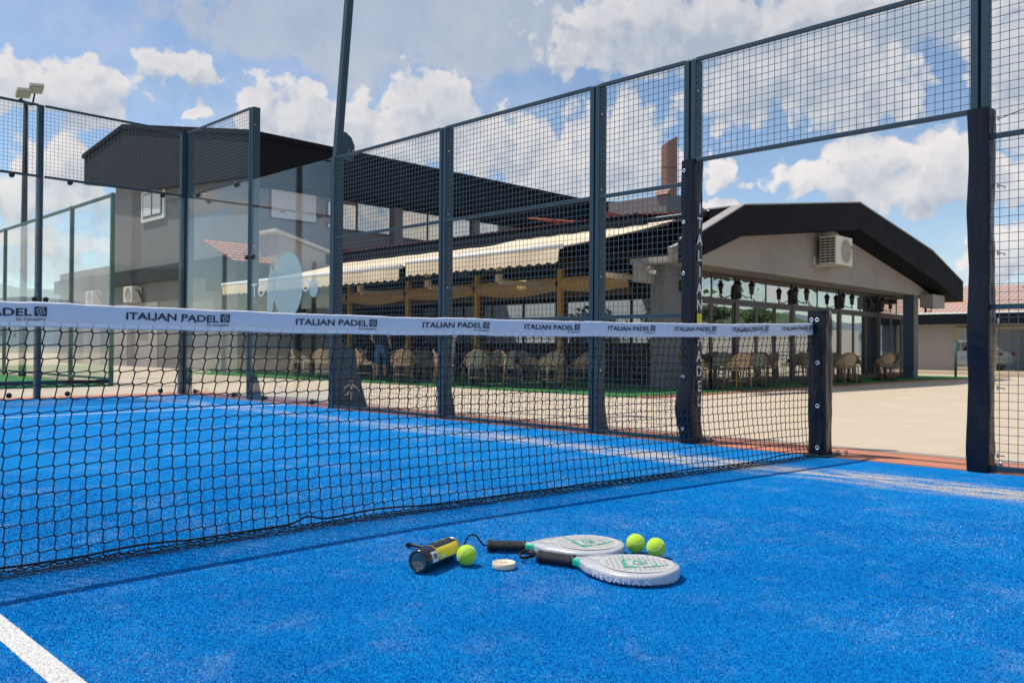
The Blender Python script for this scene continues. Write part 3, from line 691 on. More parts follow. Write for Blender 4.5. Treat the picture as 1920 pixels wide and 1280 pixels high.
# slack rows of netting lying folded along the foot, with the bottom rope
m = MB()
for row in range(4):
    pts = []
    for i in range(0, 520):
        x = -.1-i*.019; pts.append((x, nby(x)-.012-.024*row+.012*mnoise.noise(Vector((x*6, row*3, 0))), .007+.012*abs(mnoise.noise(Vector((x*9, row, 2))))))
    m.tube(pts, .0016, 5)
for i in range(198):
    x = -.12-i*.0495; 
    for row in range(4):
        a = Vector((x+.010*row+.006*mnoise.noise(Vector((x*8, row, 1))), nby(x)-.012-.024*row+.012, .010+.01*(row % 2))); b = a+Vector((.012, -.026, -.002))
        m.bar(a, b, .003)
m.build('slack_foot_netting', MT['netcord'], net, kind='stuff')
pts = []
for i in range(700):
    x = -.1-i*.0138; lift = .035*max(0, mnoise.fractal(Vector((x*1.3, 8, 0)), 1, 2, 2))+.022*math.exp(-((x+3.78)/.05)**2)
    pts.append((x, nby(x)+.006*mnoise.noise(Vector((x*5, 1, 1))), .020+lift))
MB().tube(pts, .0042, 6).build('bottom_rope', MT['rope'], net)
# tape: folded over the top cord, with creases
def tape(u, v):
    x = -9.9+9.85*u; t = topz(x); y = nby(x); cr = .0022*mnoise.fractal(Vector((x*5, v*3, 2)), 1, 2, 2)
    if v < .42: k = v/.42; return (x, y-.0085+cr+.004*math.sin(k*math.pi), t-BW+k*(BW-.006)+.0015*mnoise.noise(Vector((x*9, 1, 0))))
    if v < .58: k = (v-.42)/.16; a = math.pi*k; return (x, y-.0085*math.cos(a), t-.006+.006*math.sin(a)+.0022*mnoise.fractal(Vector((x*14, 4, 0)), 1, 2, 3))
    k = (v-.58)/.42; return (x, y+.0085+cr, t-.006-k*(BW-.006))
tp = MB().grid(620, 26, tape).build('net_tape', MT['band'], net)
def ontape(x, b):
    u = (x+9.9)/9.85; q = tape(u, .42*min(1, b/(BW-.006))); return (x, q[1]-.0028, topz(x)-BW+b)
period = .612; first = -4.496
for x0 in [-9.6+.64*k for k in range(8)]+[-4.496, -3.846, -3.236, -2.644, -2.061, -1.516, -.976, -.44]:
    text_obj('lettering', 'ITALIAN PADEL', .040, lambda a, b, w, x0=x0: ontape(x0+a*.335/w, .035+b*.86), MT['print'], tp, bold=.0007)
    text_obj('lettering', 'by Galuppini', .0135, lambda a, b, w, x0=x0: ontape(x0+.29+a*.085/w, .0205+b), MT['print'], tp)
    # square mark with a slanted lattice
    mk = MB(); s0 = x0+.342
    mk.add([ontape(s0, .034), ontape(s0+.036, .034), ontape(s0+.036, .064), ontape(s0, .064)], [(0, 1, 2, 3)]); mk.build('square_mark', MT['print'], tp)
    la = MB()
    for q in (-1, 0, 1):
        for (dx, dz) in ((.9, .35), (-.35, .9)):
            c = Vector((.018-dz*q*.009, .015+dx*q*.009)) if dx > 0 else Vector((.018+.9*q*.009, .015+.35*q*.009))
            a_, b_ = c-Vector((dx, dz))*.0125, c+Vector((dx, dz))*.0125; n_ = Vector((-dz, dx))*.0007
            qd = [ontape(s0+p.x, .034+p.y) for p in (a_-n_, b_-n_, b_+n_, a_+n_)]
            la.add([(p[0], p[1]-.0008, p[2]) for p in qd], [(0, 1, 2, 3)])
    la.build('lattice', MT['white'], tp)
hm = MB()
for i in range(197):
    x0 = -.10-i*.0495
    if x0 < -9.8: break
    hm.add([(p[0], p[1]-.0002, p[2]) for p in (ontape(x0, .003), ontape(x0-.043, .003), ontape(x0-.043, .0165), ontape(x0, .0165))], [(0, 1, 2, 3)])
hm.build('stitched_hem', MT['hem'], tp, kind='stuff')
# end of the tape tied to the post
MB().tube([(-.05, .02, .90), (-.055, .0, .92), (-.05, -.02, .905)], .004, 6).build('tie', MT['black'], net)
MB().tube([netp(-.05, v/20)+Vector((0, 0, 0)) for v in range(21)], .003, 6).build('edge_cord', MT['rope'], net)

# ------------------------------------------------------------------ things lying on the turf
def make_ball(name, label, c, rz, rx):
    t = thing(name, label, 'tennis ball', (c.x, c.y, .0335+.004), group=None)
    t.rotation_euler = (rx, .3, rz)
    m = MB(); m.lathe([(.0335*math.sin(math.pi*i/24), -.0335*math.cos(math.pi*i/24)) for i in range(25)], 40); m.build('felt_shell', MT['felt'], t)
    pts = []
    for k in range(80):
        a = 2*math.pi*k/80; A, B_ = .75, .25
        p = Vector((A*math.cos(a)+B_*math.cos(3*a), A*math.sin(a)-B_*math.sin(3*a), 2*math.sqrt(A*B_)*math.sin(2*a))); pts.append(p.normalized()*.0335)
    MB().tube(pts, .00105, 5, closed=True).build('seam', MT['seam'], t); return t
bz = .037
make_ball('tennis_ball', 'yellow green tennis ball touching the black and yellow ball can', gz((875, 1040), bz), .4, .5)
make_ball('tennis_ball', 'yellow green tennis ball next to the tip of the rear racket', gz((1192, 1018), bz), 1.5, 1.2)
make_ball('tennis_ball', 'yellow green tennis ball between its twin and the front racket head', gz((1230, 1026), bz), 1.2, .9)

def make_racket(name, label, q0, q1, flip=1, yaw_off=0.0, loopkind=0):
    a, b = gz(q0, .024), gz(q1, .024); d = (b-a); L = .455
    ang = math.atan2(d.y, d.x)
    t = thing(name, label, 'padel racket', (a.x, a.y, .003), ang+yaw_off); t.scale = (1.07,)*3
    # half width and half thickness along the length (0 = butt, L = tip)
    def hw(s):
        if s < .135: return .019
        if s < .215:
            k = (s-.135)/.08; k = k*k*(3-2*k); return .019+k*.066
        c = (.325, .130); k = (s-c[0])/c[1]
        if k < 0:
            k2 = (s-.215)/.11; return .085+(.128-.085)*math.sin(k2*math.pi/2)
        return .128*math.sqrt(max(0, 1-k**2.15))
    def ht(s): return float(np.interp(s, [0, .13, .17, .24, .455], [.0165, .0165, .0165, .0190, .0190]))
    ss = [.128+.010*i for i in range(9)]+[.215+.0115*i for i in range(17)]+[.405+.005*i for i in range(8)]+[.4435, .447, .450, .4525, .454, .4549]
    m = MB(); NS = 28; zc = .0195
    vs = []
    for s_ in ss:
        w, h = hw(s_), ht(s_); w = max(w, .0012)
        hh = h*min(1, .55+w/.04*.45)
        e = min(.011, w*.8)
        ring = []
        for k in range(NS):
            an = 2*math.pi*(k+.5)/NS; c, s1 = math.cos(an), math.sin(an); n_ = 5.0
            kx = (abs(c)**n_+abs(s1)**n_)**(-1/n_)
            ring.append((s_, c*kx*w, zc+s1*kx*hh))
        vs += ring
    fs = []; mi = []
    for i in range(len(ss)-1):
        for k in range(NS):
            fs.append((i*NS+k, i*NS+(k+1) % NS, (i+1)*NS+(k+1) % NS, (i+1)*NS+k))
            mi.append(1 if ss[i] < .158 and abs(math.sin(2*math.pi*(k+1)/NS)) < .9 else 0)
    m.v = vs; m.f = fs; m.m = mi; m.sm = [True]*len(fs)
    m.f.append(tuple(range(NS))); m.m.append(0); m.sm.append(False); m.f.append(tuple((len(ss)-1)*NS+k for k in range(NS))); m.m.append(0); m.sm.append(False)
    fr = m.build('racket_frame', [MT['racket'], MT['green']], t)
    # matt hitting face let into the frame
    top = zc+.0190
    fc = MB(); ring = []
    for i in range(48):
        an = 2*math.pi*i/48; s_ = .327+.112*math.cos(an); ring.append((s_, (hw(min(s_, .44))-.016)*math.sin(an) if False else .108*math.sin(an)*(1 if math.cos(an) > -.2 else (1-.18*(-.2-math.cos(an)))), top+.0004))
    fc.add(ring, [tuple(range(48))]); face = fc.build('hitting_face', MT['rface'], t)
    ho = MB()
    for r_ in range(-6, 7):
        for c_ in range(-6, 7):
            x, y = .327+c_*.0165+(r_ % 2)*.008, r_*.0155
            if ((x-.327)/.098)**2+(y/.094)**2 < 1 and ((x-.335)/.03)**2+(y/.03)**2 > 1:
                ho.add([(x+.0048*math.cos(q*1.047), y+.0048*math.sin(q*1.047), top+.0010) for q in range(6)], [(0, 1, 2, 3, 4, 5)])
    ho.build('face_holes', MT['rhole'], face, kind='stuff')
    # green emblem: broken ring, wings and monogram
    g = MB(); zt = top+.0016; cx = .335
    def strip(p, q, w0, w1=None):
        p, q = Vector(p), Vector(q); w1 = w0 if w1 is None else w1; n_ = (q-p).orthogonal().normalized()
        g.add([(*(p-n_*w0), zt), (*(q-n_*w1), zt), (*(q+n_*w1), zt), (*(p+n_*w0), zt)], [(0, 1, 2, 3)])
    for i in range(40):
        if i in (6, 7, 13, 14, 26, 27): continue
        a0, a1 = 2*math.pi*i/40, 2*math.pi*(i+1)/40
        strip((cx+.052*math.cos(a0), .046*math.sin(a0)), (cx+.052*math.cos(a1), .046*math.sin(a1)), .0016)
    F = flip
    strip((cx-.085, .075*F), (cx-.045, -.005*F), .0008, .003); strip((cx-.045, -.005*F), (cx-.018, -.066*F), .003, .006); strip((cx-.018, -.066*F), (cx+.012, -.045*F), .008, .002)
    strip((cx+.085, .02*F), (cx+.05, -.02*F), .001, .004); strip((cx+.05, -.02*F), (cx+.028, -.04*F), .004, .002)
    for p, q in (((-.022, .018), (.018, .018)), ((.018, .018), (.022, -.004)), ((-.022, .018), (-.012, -.016)), ((-.012, -.016), (.014, -.016)), ((-.006, .002), (.016, .002)), ((.002, .002), (.022, -.020))): strip((cx+p[0], p[1]*F), (cx+q[0], q[1]*F), .0026)
    g.build('green_emblem', MT['green'], face)
    # throat: a sunk oval window
    MB().add([(.196+.018*math.cos(q*.524), .022*math.sin(q*.524)*(1+.5*math.cos(q*.524)), zc+.0183) for q in range(12)], [tuple(range(12))]).build('throat_recess', MT['rface'], t)
    # brand word along the near edge
    def onedge(u, v):
        s_ = u; w = hw(s_); ds = .002; nx, ny = -(hw(s_+ds)-hw(s_-ds))/(2*ds), 1; l = math.hypot(nx, ny)
        return (s_+nx/l*.0009, -(w+ny/l*.0009), zc-.012+v)
    v, f, w = text_mesh('MEGAMAX', .026, 0, 1.35)
    MB().add([onedge(.222+p[0]/w*.185, p[1]*1.0) for p in v], f).build('lettering', MT['silver'], fr)
    # grip with wound tape and butt cap
    gp = MB(); prof = []
    n_ = 60
    for i in range(n_+1):
        s_ = .004+.122*i/n_; r_ = .0172+.0009*((i*.9) % 1.0)+(.0028*math.exp(-(s_-.008)**2/.00008)); prof.append((r_, s_))
    prof = [(0, .002), (.016, .002)]+prof+[(.017, .128), (0, .1285)]
    gp.lathe(prof, 16, M=Matrix.Translation((0, 0, zc)) @ Matrix.Rotation(R(90), 4, 'Y')); gp.build('grip', MT['grip'], t)
    MB().lathe([(.0182, .121), (.0192, .122), (.0192, .127), (.0182, .128)], 18, M=Matrix.Translation((0, 0, zc)) @ Matrix.Rotation(R(90), 4, 'Y')).build('collar', MT['black'], t)
    # wrist cord
    if loopkind == 0:
        pts = [(.006, 0, zc), (-.012, .0, .022), (-.022, -.004, .035), (-.036, -.006, .052), (-.052, -.008, .056), (-.066, -.010, .045), (-.074, -.012, .025), (-.085, -.02, .010), (-.12, -.04, .008), (-.15, -.03, .008)]
    else:
        pts = [(.006, 0, zc), (-.012, .002, .018)]
        for i in range(34):
            q = i/33*4*math.pi; pts.append((-.040-.022*math.cos(q+math.pi), .004+.030*math.sin(q)*(.8+.2*i/33), .014+.012*i/33+.006*math.sin(q)))
    P = [Vector(p) for p in pts]; sm = []
    for i in range(len(P)-1):
        p0, p1, p2, p3 = P[max(i-1, 0)], P[i], P[i+1], P[min(i+2, len(P)-1)]
        for k in range(4):
            u = k/4; sm.append(.5*((2*p1)+(p2-p0)*u+(2*p0-5*p1+4*p2-p3)*u*u+(3*p1-p0-3*p2+p3)*u**3))
    MB().tube(sm+[P[-1]], .0030, 8).build('wrist_cord', MT['black'], t)
    return t
make_racket('padel_racket', 'pearl grey racket lying behind the other, cord curving up from its butt', (913, 1022), (1168, 1028), 1, 0, 0)
make_racket('padel_racket', 'pearl grey racket lying in front, green throat and coiled wrist cord', (1008, 1042), (1277, 1078), 1, 0, 1)

# ball can on its side
ca, cb = gz((783, 1054), .039), gz((845, 1029), .039)
d = (cb-ca).normalized(); LEN = .20
can = thing('ball_can', 'black and yellow cylindrical ball can lying on its side', 'can', (ca.x, ca.y, .0415)); can.scale = (1.06,)*3
can.rotation_euler = Vector((d.x, d.y, 0)).to_track_quat('Z', 'X').to_euler()
RC = .0365
MB().lathe([(.027, .006), (.0285, .0), (.0335, .002), (.0358, .010), (RC, .022), (RC, LEN-.012), (.0350, LEN-.006)], 48).build('can_body', MT['canblack'], can)
MB().lathe([(0, .012), (.018, .010), (.022, .004), (.0265, .003), (.027, .006)], 40).build('can_base', MT['canend'], can)
MB().lathe([(.0350, LEN-.006), (.0366, LEN-.004), (.0366, LEN), (.034, LEN+.001), (.034, LEN-.004), (0, LEN-.004)], 48).build('can_rim', MT['metal'], can)
# find the angle that faces up and towards the camera
bpy.context.view_layer.update(); Mi = can.matrix_world.to_3x3().inverted()
up_l = Mi @ Vector((0, 0, 1)); cam_l = Mi @ (CP-ca).normalized()
au = math.atan2(up_l.y, up_l.x); ac_ = math.atan2(cam_l.y, cam_l.x); sg = 1 if ((ac_-au+math.pi) % (2*math.pi)-math.pi) > 0 else -1
def patch(nm, a0, a1, z0, z1, mtl, dr=.0004, par=can):
    MB().grid(14, 3, lambda u, v: ((RC+dr)*math.cos(au+sg*(a0+(a1-a0)*u)), (RC+dr)*math.sin(au+sg*(a0+(a1-a0)*u)), z0+(z1-z0)*v)).build(nm, mtl, par)
patch('yellow_panel', R(38), R(98), .062, LEN-.014, MT['canyel'])
patch('yellow_line', R(-70), R(38), .062, .0645, MT['canyel'])
patch('white_panel', R(48), R(100), .028, .060, MT['canwhite'])
for k in range(9): patch('barcode_bar', R(58), R(84), .036+k*.0021, .036+k*.0021+.0008+.0004*(k % 3), MT['print'], .0008)
patch('white_mark', R(78), R(92), .075, .100, MT['canwhite'], .0008)
for k in range(4): patch('grey_stripe', R(-30+k*16), R(-26+k*16), .075, LEN-.02, MT['acd'], .0005)
for k, ch in enumerate('PADEL'): 
    v, f, w = text_mesh(ch, .016, .0003)
    MB().add([((RC+.0009)*math.cos(au+sg*(-.05-p[1]/RC)), (RC+.0009)*math.sin(au+sg*(-.05-p[1]/RC)), .11+k*.0145+p[0]) for p in v], f).build('lettering', MT['canyel'], can)
# black strap behind the can
sp = gz((766, 1022), .01); sq = gz((800, 1027), .01)
st = thing('webbing_strap', 'short black webbing strap end lying behind the ball can', 'strap', (0, 0, 0))
MB().tube([sp, sp.lerp(sq, .3)+Vector((0, 0, .004)), sq, sq+(sq-sp)*.8], .006, 8).build('strap_band', MT['black'], st)
MB().bbox(sp-Vector((.008, .008, .006)), sp+Vector((.008, .008, .010)), .003).build('strap_tip', MT['black'], st)
# plastic cap
cc = gz((945, 1062), .006)
cp = thing('plastic_cap', 'round ivory plastic can cap lying flat on the blue turf', 'cap', (cc.x, cc.y, .004))
MB().lathe([(0, .0), (.0375, 0), (.0385, .002), (.0385, .0165), (.0375, .018), (.0345, .018), (.0335, .0150), (0, .0150)], 56).build('cap_shell', MT['cap'], cp)
v, f, w = text_mesh('ATP', .014, .0003); th = YAW*-1+.1
MB().add([((p[0]-w/2)*math.cos(th)-p[1]*math.sin(th), (p[0]-w/2)*math.sin(th)+p[1]*math.cos(th), .0155) for p in v], f).build('lettering', MT['print'], cp)

# ------------------------------------------------------------------ restaurant
def tiles(o, du, dv, W_, H_, n=None):
    """clay tiles: corrugated courses, each lapping the one below (du along the eave, dv up the slope)"""
    o, du, dv = Vector(o), Vector(du).normalized(), Vector(dv).normalized(); nn = du.cross(dv)
    if nn.z < 0: nn = -nn
    m = MB(); courses = max(2, int(H_/.34)); cols = int(W_/.24)
    for c in range(courses):
        def fn(u, v, c=c):
            s_ = u*W_; return o+du*s_+dv*(H_*(c+v*1.06)/courses)+nn*(.03*abs(math.sin(math.pi*s_/.24))+.035*(1-v)+.01)
        m.grid(cols*4, 1, fn, smooth=False)
    return m
rest = thing('restaurant_building', 'low beige restaurant with anthracite gambrel fascia and mirrored doors', 'building')
FY = 6.9; WY = 7.6; GY = 8.5
prof_t = [(9.2, 3.03), (9.54, 3.17), (11.36, 3.98), (17.73, 4.86), (23.6, 4.05), (26.8, 3.2)]
prof_b = [(9.2, 2.54), (9.6, 2.69), (11.4, 3.32), (17.73, 4.12), (23.7, 3.12), (26.8, 2.52)]
for i in range(5):
    a, b, c, e = prof_t[i], prof_t[i+1], prof_b[i+1], prof_b[i]
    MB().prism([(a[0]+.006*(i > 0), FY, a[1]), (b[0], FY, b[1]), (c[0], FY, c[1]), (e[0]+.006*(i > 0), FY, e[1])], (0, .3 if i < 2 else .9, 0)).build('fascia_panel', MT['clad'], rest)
    MB().prism([(a[0], FY-.02, a[1]), (b[0], FY-.02, b[1]), (b[0], FY-.02, b[1]+.03), (a[0], FY-.02, a[1]+.03)], (0, .3 if i < 2 else 1.0, 0)).build('roof_edge_strip', MT['kerb'], rest)
    if i >= 2: MB().prism([(a[0], FY+.95, a[1]-.03), (b[0], FY+.95, b[1]-.03), (b[0], FY+.95, b[1]-.12), (a[0], FY+.95, a[1]-.12)], (0, .9 if i < 2 else 5.5, 0)).build('roof', MT['clad'], rest)
wp = [(9.7, 2.66)]+[(x, z+.25) for x, z in prof_b[1:5]]+[(26.3, 2.66)]
MB().prism([(x, WY, z) for x, z in wp], (0, .15, 0)).build('gable_wall', MT['wall'], rest)
MB().box((9.9, WY+.152, 2.665), (26.6, GY+.45, 2.80)).build('soffit', MT['wall'], rest)
MB().box((24.05, 7.62, -.3), (24.45, 7.98, 2.698)).build('porch_column', MT['wallg'], rest)
MB().box((24.035, 7.625, -.3), (24.047, 7.975, 2.697)).build('column_face', MT['walld'], rest)
MB().box((24.6, 7.2, 2.25), (25.8, 7.62, 2.69)).build('beam_end', MT['wall'], rest)
MB().box((10.42, 8.36, -.3), (11.40, 8.75, 2.66)).build('corner_pillar', MT['wallg'], rest)
MB().box((9.75, 8.62, 2.25), (10.41, 8.75, 2.72)).build('pillar_head', MT['wall'], rest)
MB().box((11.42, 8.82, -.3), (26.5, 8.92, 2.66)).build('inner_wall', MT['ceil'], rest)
# glazed front: posts, transom, doors
FX = (11.42, 13.82, 16.97, 20.11, 23.26, 26.4)
for x in FX: MB().box((x-.075, GY-.05, -.25), (x+.075, GY+.10, 2.66)).build('facade_post', MT['frame'], rest)
BAY = [(FX[k], FX[k+1]) for k in range(5)]
for bi, (a, b) in enumerate(BAY):
    a += .077; b -= .077
    MB().box((a, GY-.04, 1.965), (b, GY+.08, 2.045)).build('transom', MT['frame'], rest)
    MB().box((a, GY-.04, 2.615), (b, GY+.08, 2.659)).build('head_rail', MT['frame'], rest)
    mid = (a+b)/2
    for k, (p, q) in enumerate(((a, mid-.03), (mid+.03, b))):
        w = MB().box((p+.01, GY-.02, 2.05), (q-.01, GY-.01, 2.61)).build('transom_window', MT['film'] if (bi < 2 and not (bi == 1 and k == 1)) or (bi == 2 and k == 0) else MT['mirror'], rest)
    MB().box((mid-.03, GY-.03, 2.047), (mid+.03, GY+.06, 2.613)).build('mullion', MT['frame'], rest)
    nd = 2 if bi == 0 else 3
    for k in range(nd):
        p = a+(b-a)*k/nd; q = a+(b-a)*(k+1)/nd; off = .012*(k % 2)
        dr = thing('glazed_door', None, None); dr.parent = rest
        MB().box((p+.01, GY-.03+off, -.14), (p+.07, GY+.03+off, 1.96)).build('stile', MT['frame'], dr); MB().box((q-.075, GY-.03+off, -.14), (q-.01, GY+.03+off, 1.96)).build('stile', MT['frame'], dr)
        MB().box((p+.077, GY-.03+off, 1.88), (q-.077, GY+.03+off, 1.96)).build('door_rail', MT['frame'], dr); MB().box((p+.077, GY-.03+off, -.14), (q-.077, GY+.03+off, .0)).build('door_rail', MT['frame'], dr)
        MB().box((p+.077, GY-.012+off, .001), (q-.077, GY-.004+off, 1.879)).build('pane', MT['mirror'], dr)
# terrace roof, fascia, tiled slope, back wall with windows
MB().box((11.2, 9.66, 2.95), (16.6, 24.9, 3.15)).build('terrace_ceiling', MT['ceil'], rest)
MB().box((11.0, 9.42, 3.16), (11.25, 24.9, 3.95)).build('terrace_fascia', MT['clad'], rest)
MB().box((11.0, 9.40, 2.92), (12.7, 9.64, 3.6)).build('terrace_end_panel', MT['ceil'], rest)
tiles((11.15, 9.6, 4.02), (0, 1, 0), (1, 0, .13), 15.2, 5.4).build('roof_tiles', MT['tile'], rest, kind='stuff')
MB().box((11.3, 9.7, 3.95), (16.6, 24.8, 4.0)).build('roof_deck', MT['clad'], rest)
MB().box((16.65, 9.7, 4.55), (16.75, 24.8, 4.72)).build('red_trim', MT['redtrim'], rest)
for y in (12.0, 15.2, 18.4, 21.6):
    MB().bbox((10.92, y-.07, -.2), (11.06, y+.07, 2.94), .01).build('ochre_column', MT['ypost'], rest)
    MB().box((11.062, y-.09, -.2), (11.2, y+.09, 2.94)).build('column_backing', MT['beam'], rest)
ye = [9.66, 12.0, 15.2, 18.4, 21.6, 24.8]
for i in range(5):
    a, b = ye[i]+.08, ye[i+1]-.08
    MB().box((11.07, a+.02, 2.10), (11.19, b-.02, 2.22)).build('beam', MT['beam'], rest)
    sg_ = .06*(i % 2)
    MB().grid(10, 10, lambda u, v, a=a, b=b, s=sg_: (10.96-.10*math.sin(math.pi*v)-.015*math.sin(u*9), a+(b-a)*u, 2.27+.34*v-(.07+s)*math.sin(math.pi*u)*(1-v))).build('roll_blind', MT['blind'], rest)
    # back wall bay: sill wall, posts, window
    MB().box((16.2, a-.08, -.2), (16.35, b+.08, .95)).build('sill_wall', MT['beam'], rest)
    MB().box((16.2, a-.08, 2.35), (16.35, b+.08, 2.94)).build('window_lintel', MT['beam'], rest)
    for k in range(2):
        y = a-.08+(b-a+.16)*k/2
        MB().box((16.24, y-.04, .951), (16.31, y+.04, 2.349)).build('window_post', MT['beam'], rest)
        w = MB().box((16.26, y+.05, .96), (16.27, y+(b-a+.16)/2-.05, 2.34)).build('window_pane', MT['glass'], rest)
# brackets of the awning frame
for y in (9.3, 12.6, 15.4, 18.6):
    MB().bar((9.3, y, 3.15), (9.3, y, 2.42), .13).build('bracket_post', MT['awning'], rest)
    MB().bar((9.36, y, 2.42), (10.95, y+.02, 2.44), .12).build('bracket_arm', MT['awning'], rest)
MB().tube([(9.0, 9.5, 2.62), (9.0, 24, 2.62)], .04, 8).build('torsion_bar', MT['clad2'], rest)
MB().tube([(9.9, 9.5, 2.78), (9.9, 24, 2.78)], .035, 8).build('torsion_bar', MT['clad2'], rest)
# flue and its plinth on the roof
MB().lathe([(.28, 0), (.28, 3.9)], 28, M=Matrix.Translation((18.95, 14, 4.4))).build('flue', MT['chim'], rest)
fl = MB(); n_ = 28
vs = []
for k in range(n_):
    a = 2*math.pi*k/n_; x, y = .28*math.cos(a), .28*math.sin(a)
    vs.append((18.95+x, 14+y, 7.0)); vs.append((18.95+x, 14+y, 7.98+.17*(x*.72-y*.70)/.28))
MB().add(vs, [(2*k, 2*((k+1) % n_), 2*((k+1) % n_)+1, 2*k+1) for k in range(n_)], smooth=True).add([vs[2*k+1] for k in range(n_)], [tuple(range(n_))]).build('flue_top', MT['chim'], rest)
for o in COL.objects:
    if o.name == 'flue':
        for v in o.data.vertices: v.co.z = min(v.co.z, 7.05)
MB().prism([(17.6, 13.2, 3.8), (21.5, 13.2, 3.8), (21.5, 13.2, 5.35), (18.6, 13.2, 5.95), (17.6, 13.2, 5.85)], (0, 2.4, 0)).build('flue_plinth', MT['wallg'], rest)
MB().prism([(17.5, 13.1, 5.86), (17.9, 13.1, 6.25), (18.0, 13.1, 6.15), (17.7, 13.1, 5.86)], (0, .5, 0)).build('plinth_cap', MT['chim'], rest)
tiles((12.4, 10.6, 3.95), (1, 0, 0), (0, 1, .16), 9, 4).build('roof_tiles', MT['tile'], rest, kind='stuff')
MB().bar((14, 13.0, 4.75), (22, 13.0, 4.75), .12, .16).build('red_trim', MT['redtrim'], rest)
MB().prism([(25.2, 11, 4.2), (27.4, 11, 4.2), (26.4, 11, 4.9), (25.6, 11, 4.95)], (0, 1.5, 0)).build('roof_vent', MT['clad'], rest)
# rendered parapet box on the roof corner
MB().prism([(8.6, 22.2, 3.2), (10.4, 22.2, 3.2), (10.4, 22.2, 3.95), (8.6, 22.2, 4.45)], (0, 1.3, 0)).build('parapet_box', MT['wall'], rest)
MB().prism([(8.4, 22.05, 4.50), (10.55, 22.05, 3.97), (10.55, 22.05, 4.05), (8.4, 22.05, 4.60)], (0, 1.6, 0)).build('parapet_cap', MT['concrete'], rest)
tiles((7.3, 22.6, 3.45), (1, 0, 0), (0, 1, .38), 8.5, 2.45).build('roof_tiles', MT['tile'], rest, kind='stuff')
MB().box((7.4, 22.75, 2.62), (9.05, 24.88, 3.42)).build('corner_fascia', MT['clad2'], rest)
MB().box((7.6, 23.0, -.3), (9.04, 24.86, 2.61)).build('corner_wall', MT['wallg'], rest)
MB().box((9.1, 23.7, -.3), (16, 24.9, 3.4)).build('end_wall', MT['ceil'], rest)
MB().box((18.9, 9.95, -.3), (19.0, 24.9, 2.9)).build('courtyard_screen', MT['screen'], rest)

# awnings
def awning(name, label, y0, y1, dz):
    t = thing(name, label, 'awning', (0, 0, 0), group=None)
    n = int((y1-y0)*8)
    fz = lambda u: 3.97+dz-u*1.17+.0-.05*math.sin(math.pi*u)
    m = MB().grid(60, 14, lambda u, v: (11.9-4.7*v, y0+(y1-y0)*u+.0, fz(v)+.012*math.sin(u*40)*math.sin(math.pi*v)))
    m.grid(60, 14, lambda u, v: (11.9-4.7*v, y0+(y1-y0)*u+.0, fz(v)-.012+.012*math.sin(u*40)*math.sin(math.pi*v)))
    m.build('canvas', MT['awning'], t)
    MB().tube([(7.2, y0-.05, fz(1)), (7.2, y1+.05, fz(1))], .055, 12).build('front_bar', MT['white'], t)
    vs = []; k = int((y1-y0)/.05); 
    for i in range(k+1):
        y = y0+(y1-y0)*i/k; s_ = .05*abs(math.sin(math.pi*(y-y0)/.28)); wv = .02*math.sin(y*4.1)
        for j, (zz, xx) in enumerate(((fz(1)-.03, 7.165), (fz(1)-.17, 7.15+wv*.6), (fz(1)-.30-s_, 7.15+wv))): vs.append((xx, y, zz))
    MB().add(vs, [(3*i+j, 3*i+3+j, 3*i+4+j, 3*i+1+j) for i in range(k) for j in range(2)], smooth=True).build('scalloped_valance', MT['awning'], t)
    MB().tube([(11.85, y0-.05, fz(0)-.02), (11.85, y1+.05, fz(0)-.02)], .09, 12).build('roller', MT['white'], t)
    for y in (y0+.5, (y0+y1)/2, y1-.5): MB().bar((11.8, y, fz(0)-.15), (7.25, y, fz(1)-.03), .05, .06).build('folding_arm', MT['white'], t)
    return t
awning('retractable_awning', 'cream awning with scalloped edge next to the corner pillar', 8.7, 13.65, .02)
awning('retractable_awning', 'cream awning with scalloped edge reaching to the two storey hall', 13.95, 23.2, -.06)

# air conditioner on the gable
ac = thing('air_conditioner', 'ivory outdoor air conditioner unit on the restaurant gable', 'air conditioner')
MB().bbox((16.35, 6.96, 3.06), (17.40, 7.42, 3.84), .02).build('casing', MT['ac'], ac)
MB().lathe([(0, 0), (.30, 0), (.32, -.01), (.34, 0)], 40, M=Matrix.Translation((16.98, 6.955, 3.45)) @ Matrix.Rotation(R(90), 4, 'X')).build('fan_opening', MT['kerb'], ac)
for k in range(5):
    pts = [(16.98+(.06+.055*k)*math.cos(a*.26), 6.94, 3.45+(.06+.055*k)*math.sin(a*.26)) for a in range(24)]
    MB().tube(pts, .006, 5, closed=True).build('fan_guard_ring', MT['ac'], ac)
for r_ in range(9):
    for c_ in range(3): MB().box((16.338, 7.0+c_*.135, 3.12+r_*.075), (16.349, 7.115+c_*.135, 3.165+r_*.075)).build('side_slot', MT['acd'], ac)
MB().bar((16.4, 7.0, 3.03), (16.4, 7.6, 3.03), .04).bar((16.4, 7.58, 3.0), (16.4, 7.58, 3.3), .04).build('bracket', MT['ac'], ac); MB().bar((17.3, 7.0, 3.03), (17.3, 7.6, 3.03), .04).build('bracket', MT['ac'], ac)
MB().box((17.25, 6.952, 3.55), (17.36, 6.957, 3.62)).build('badge', MT['redtrim'], ac)

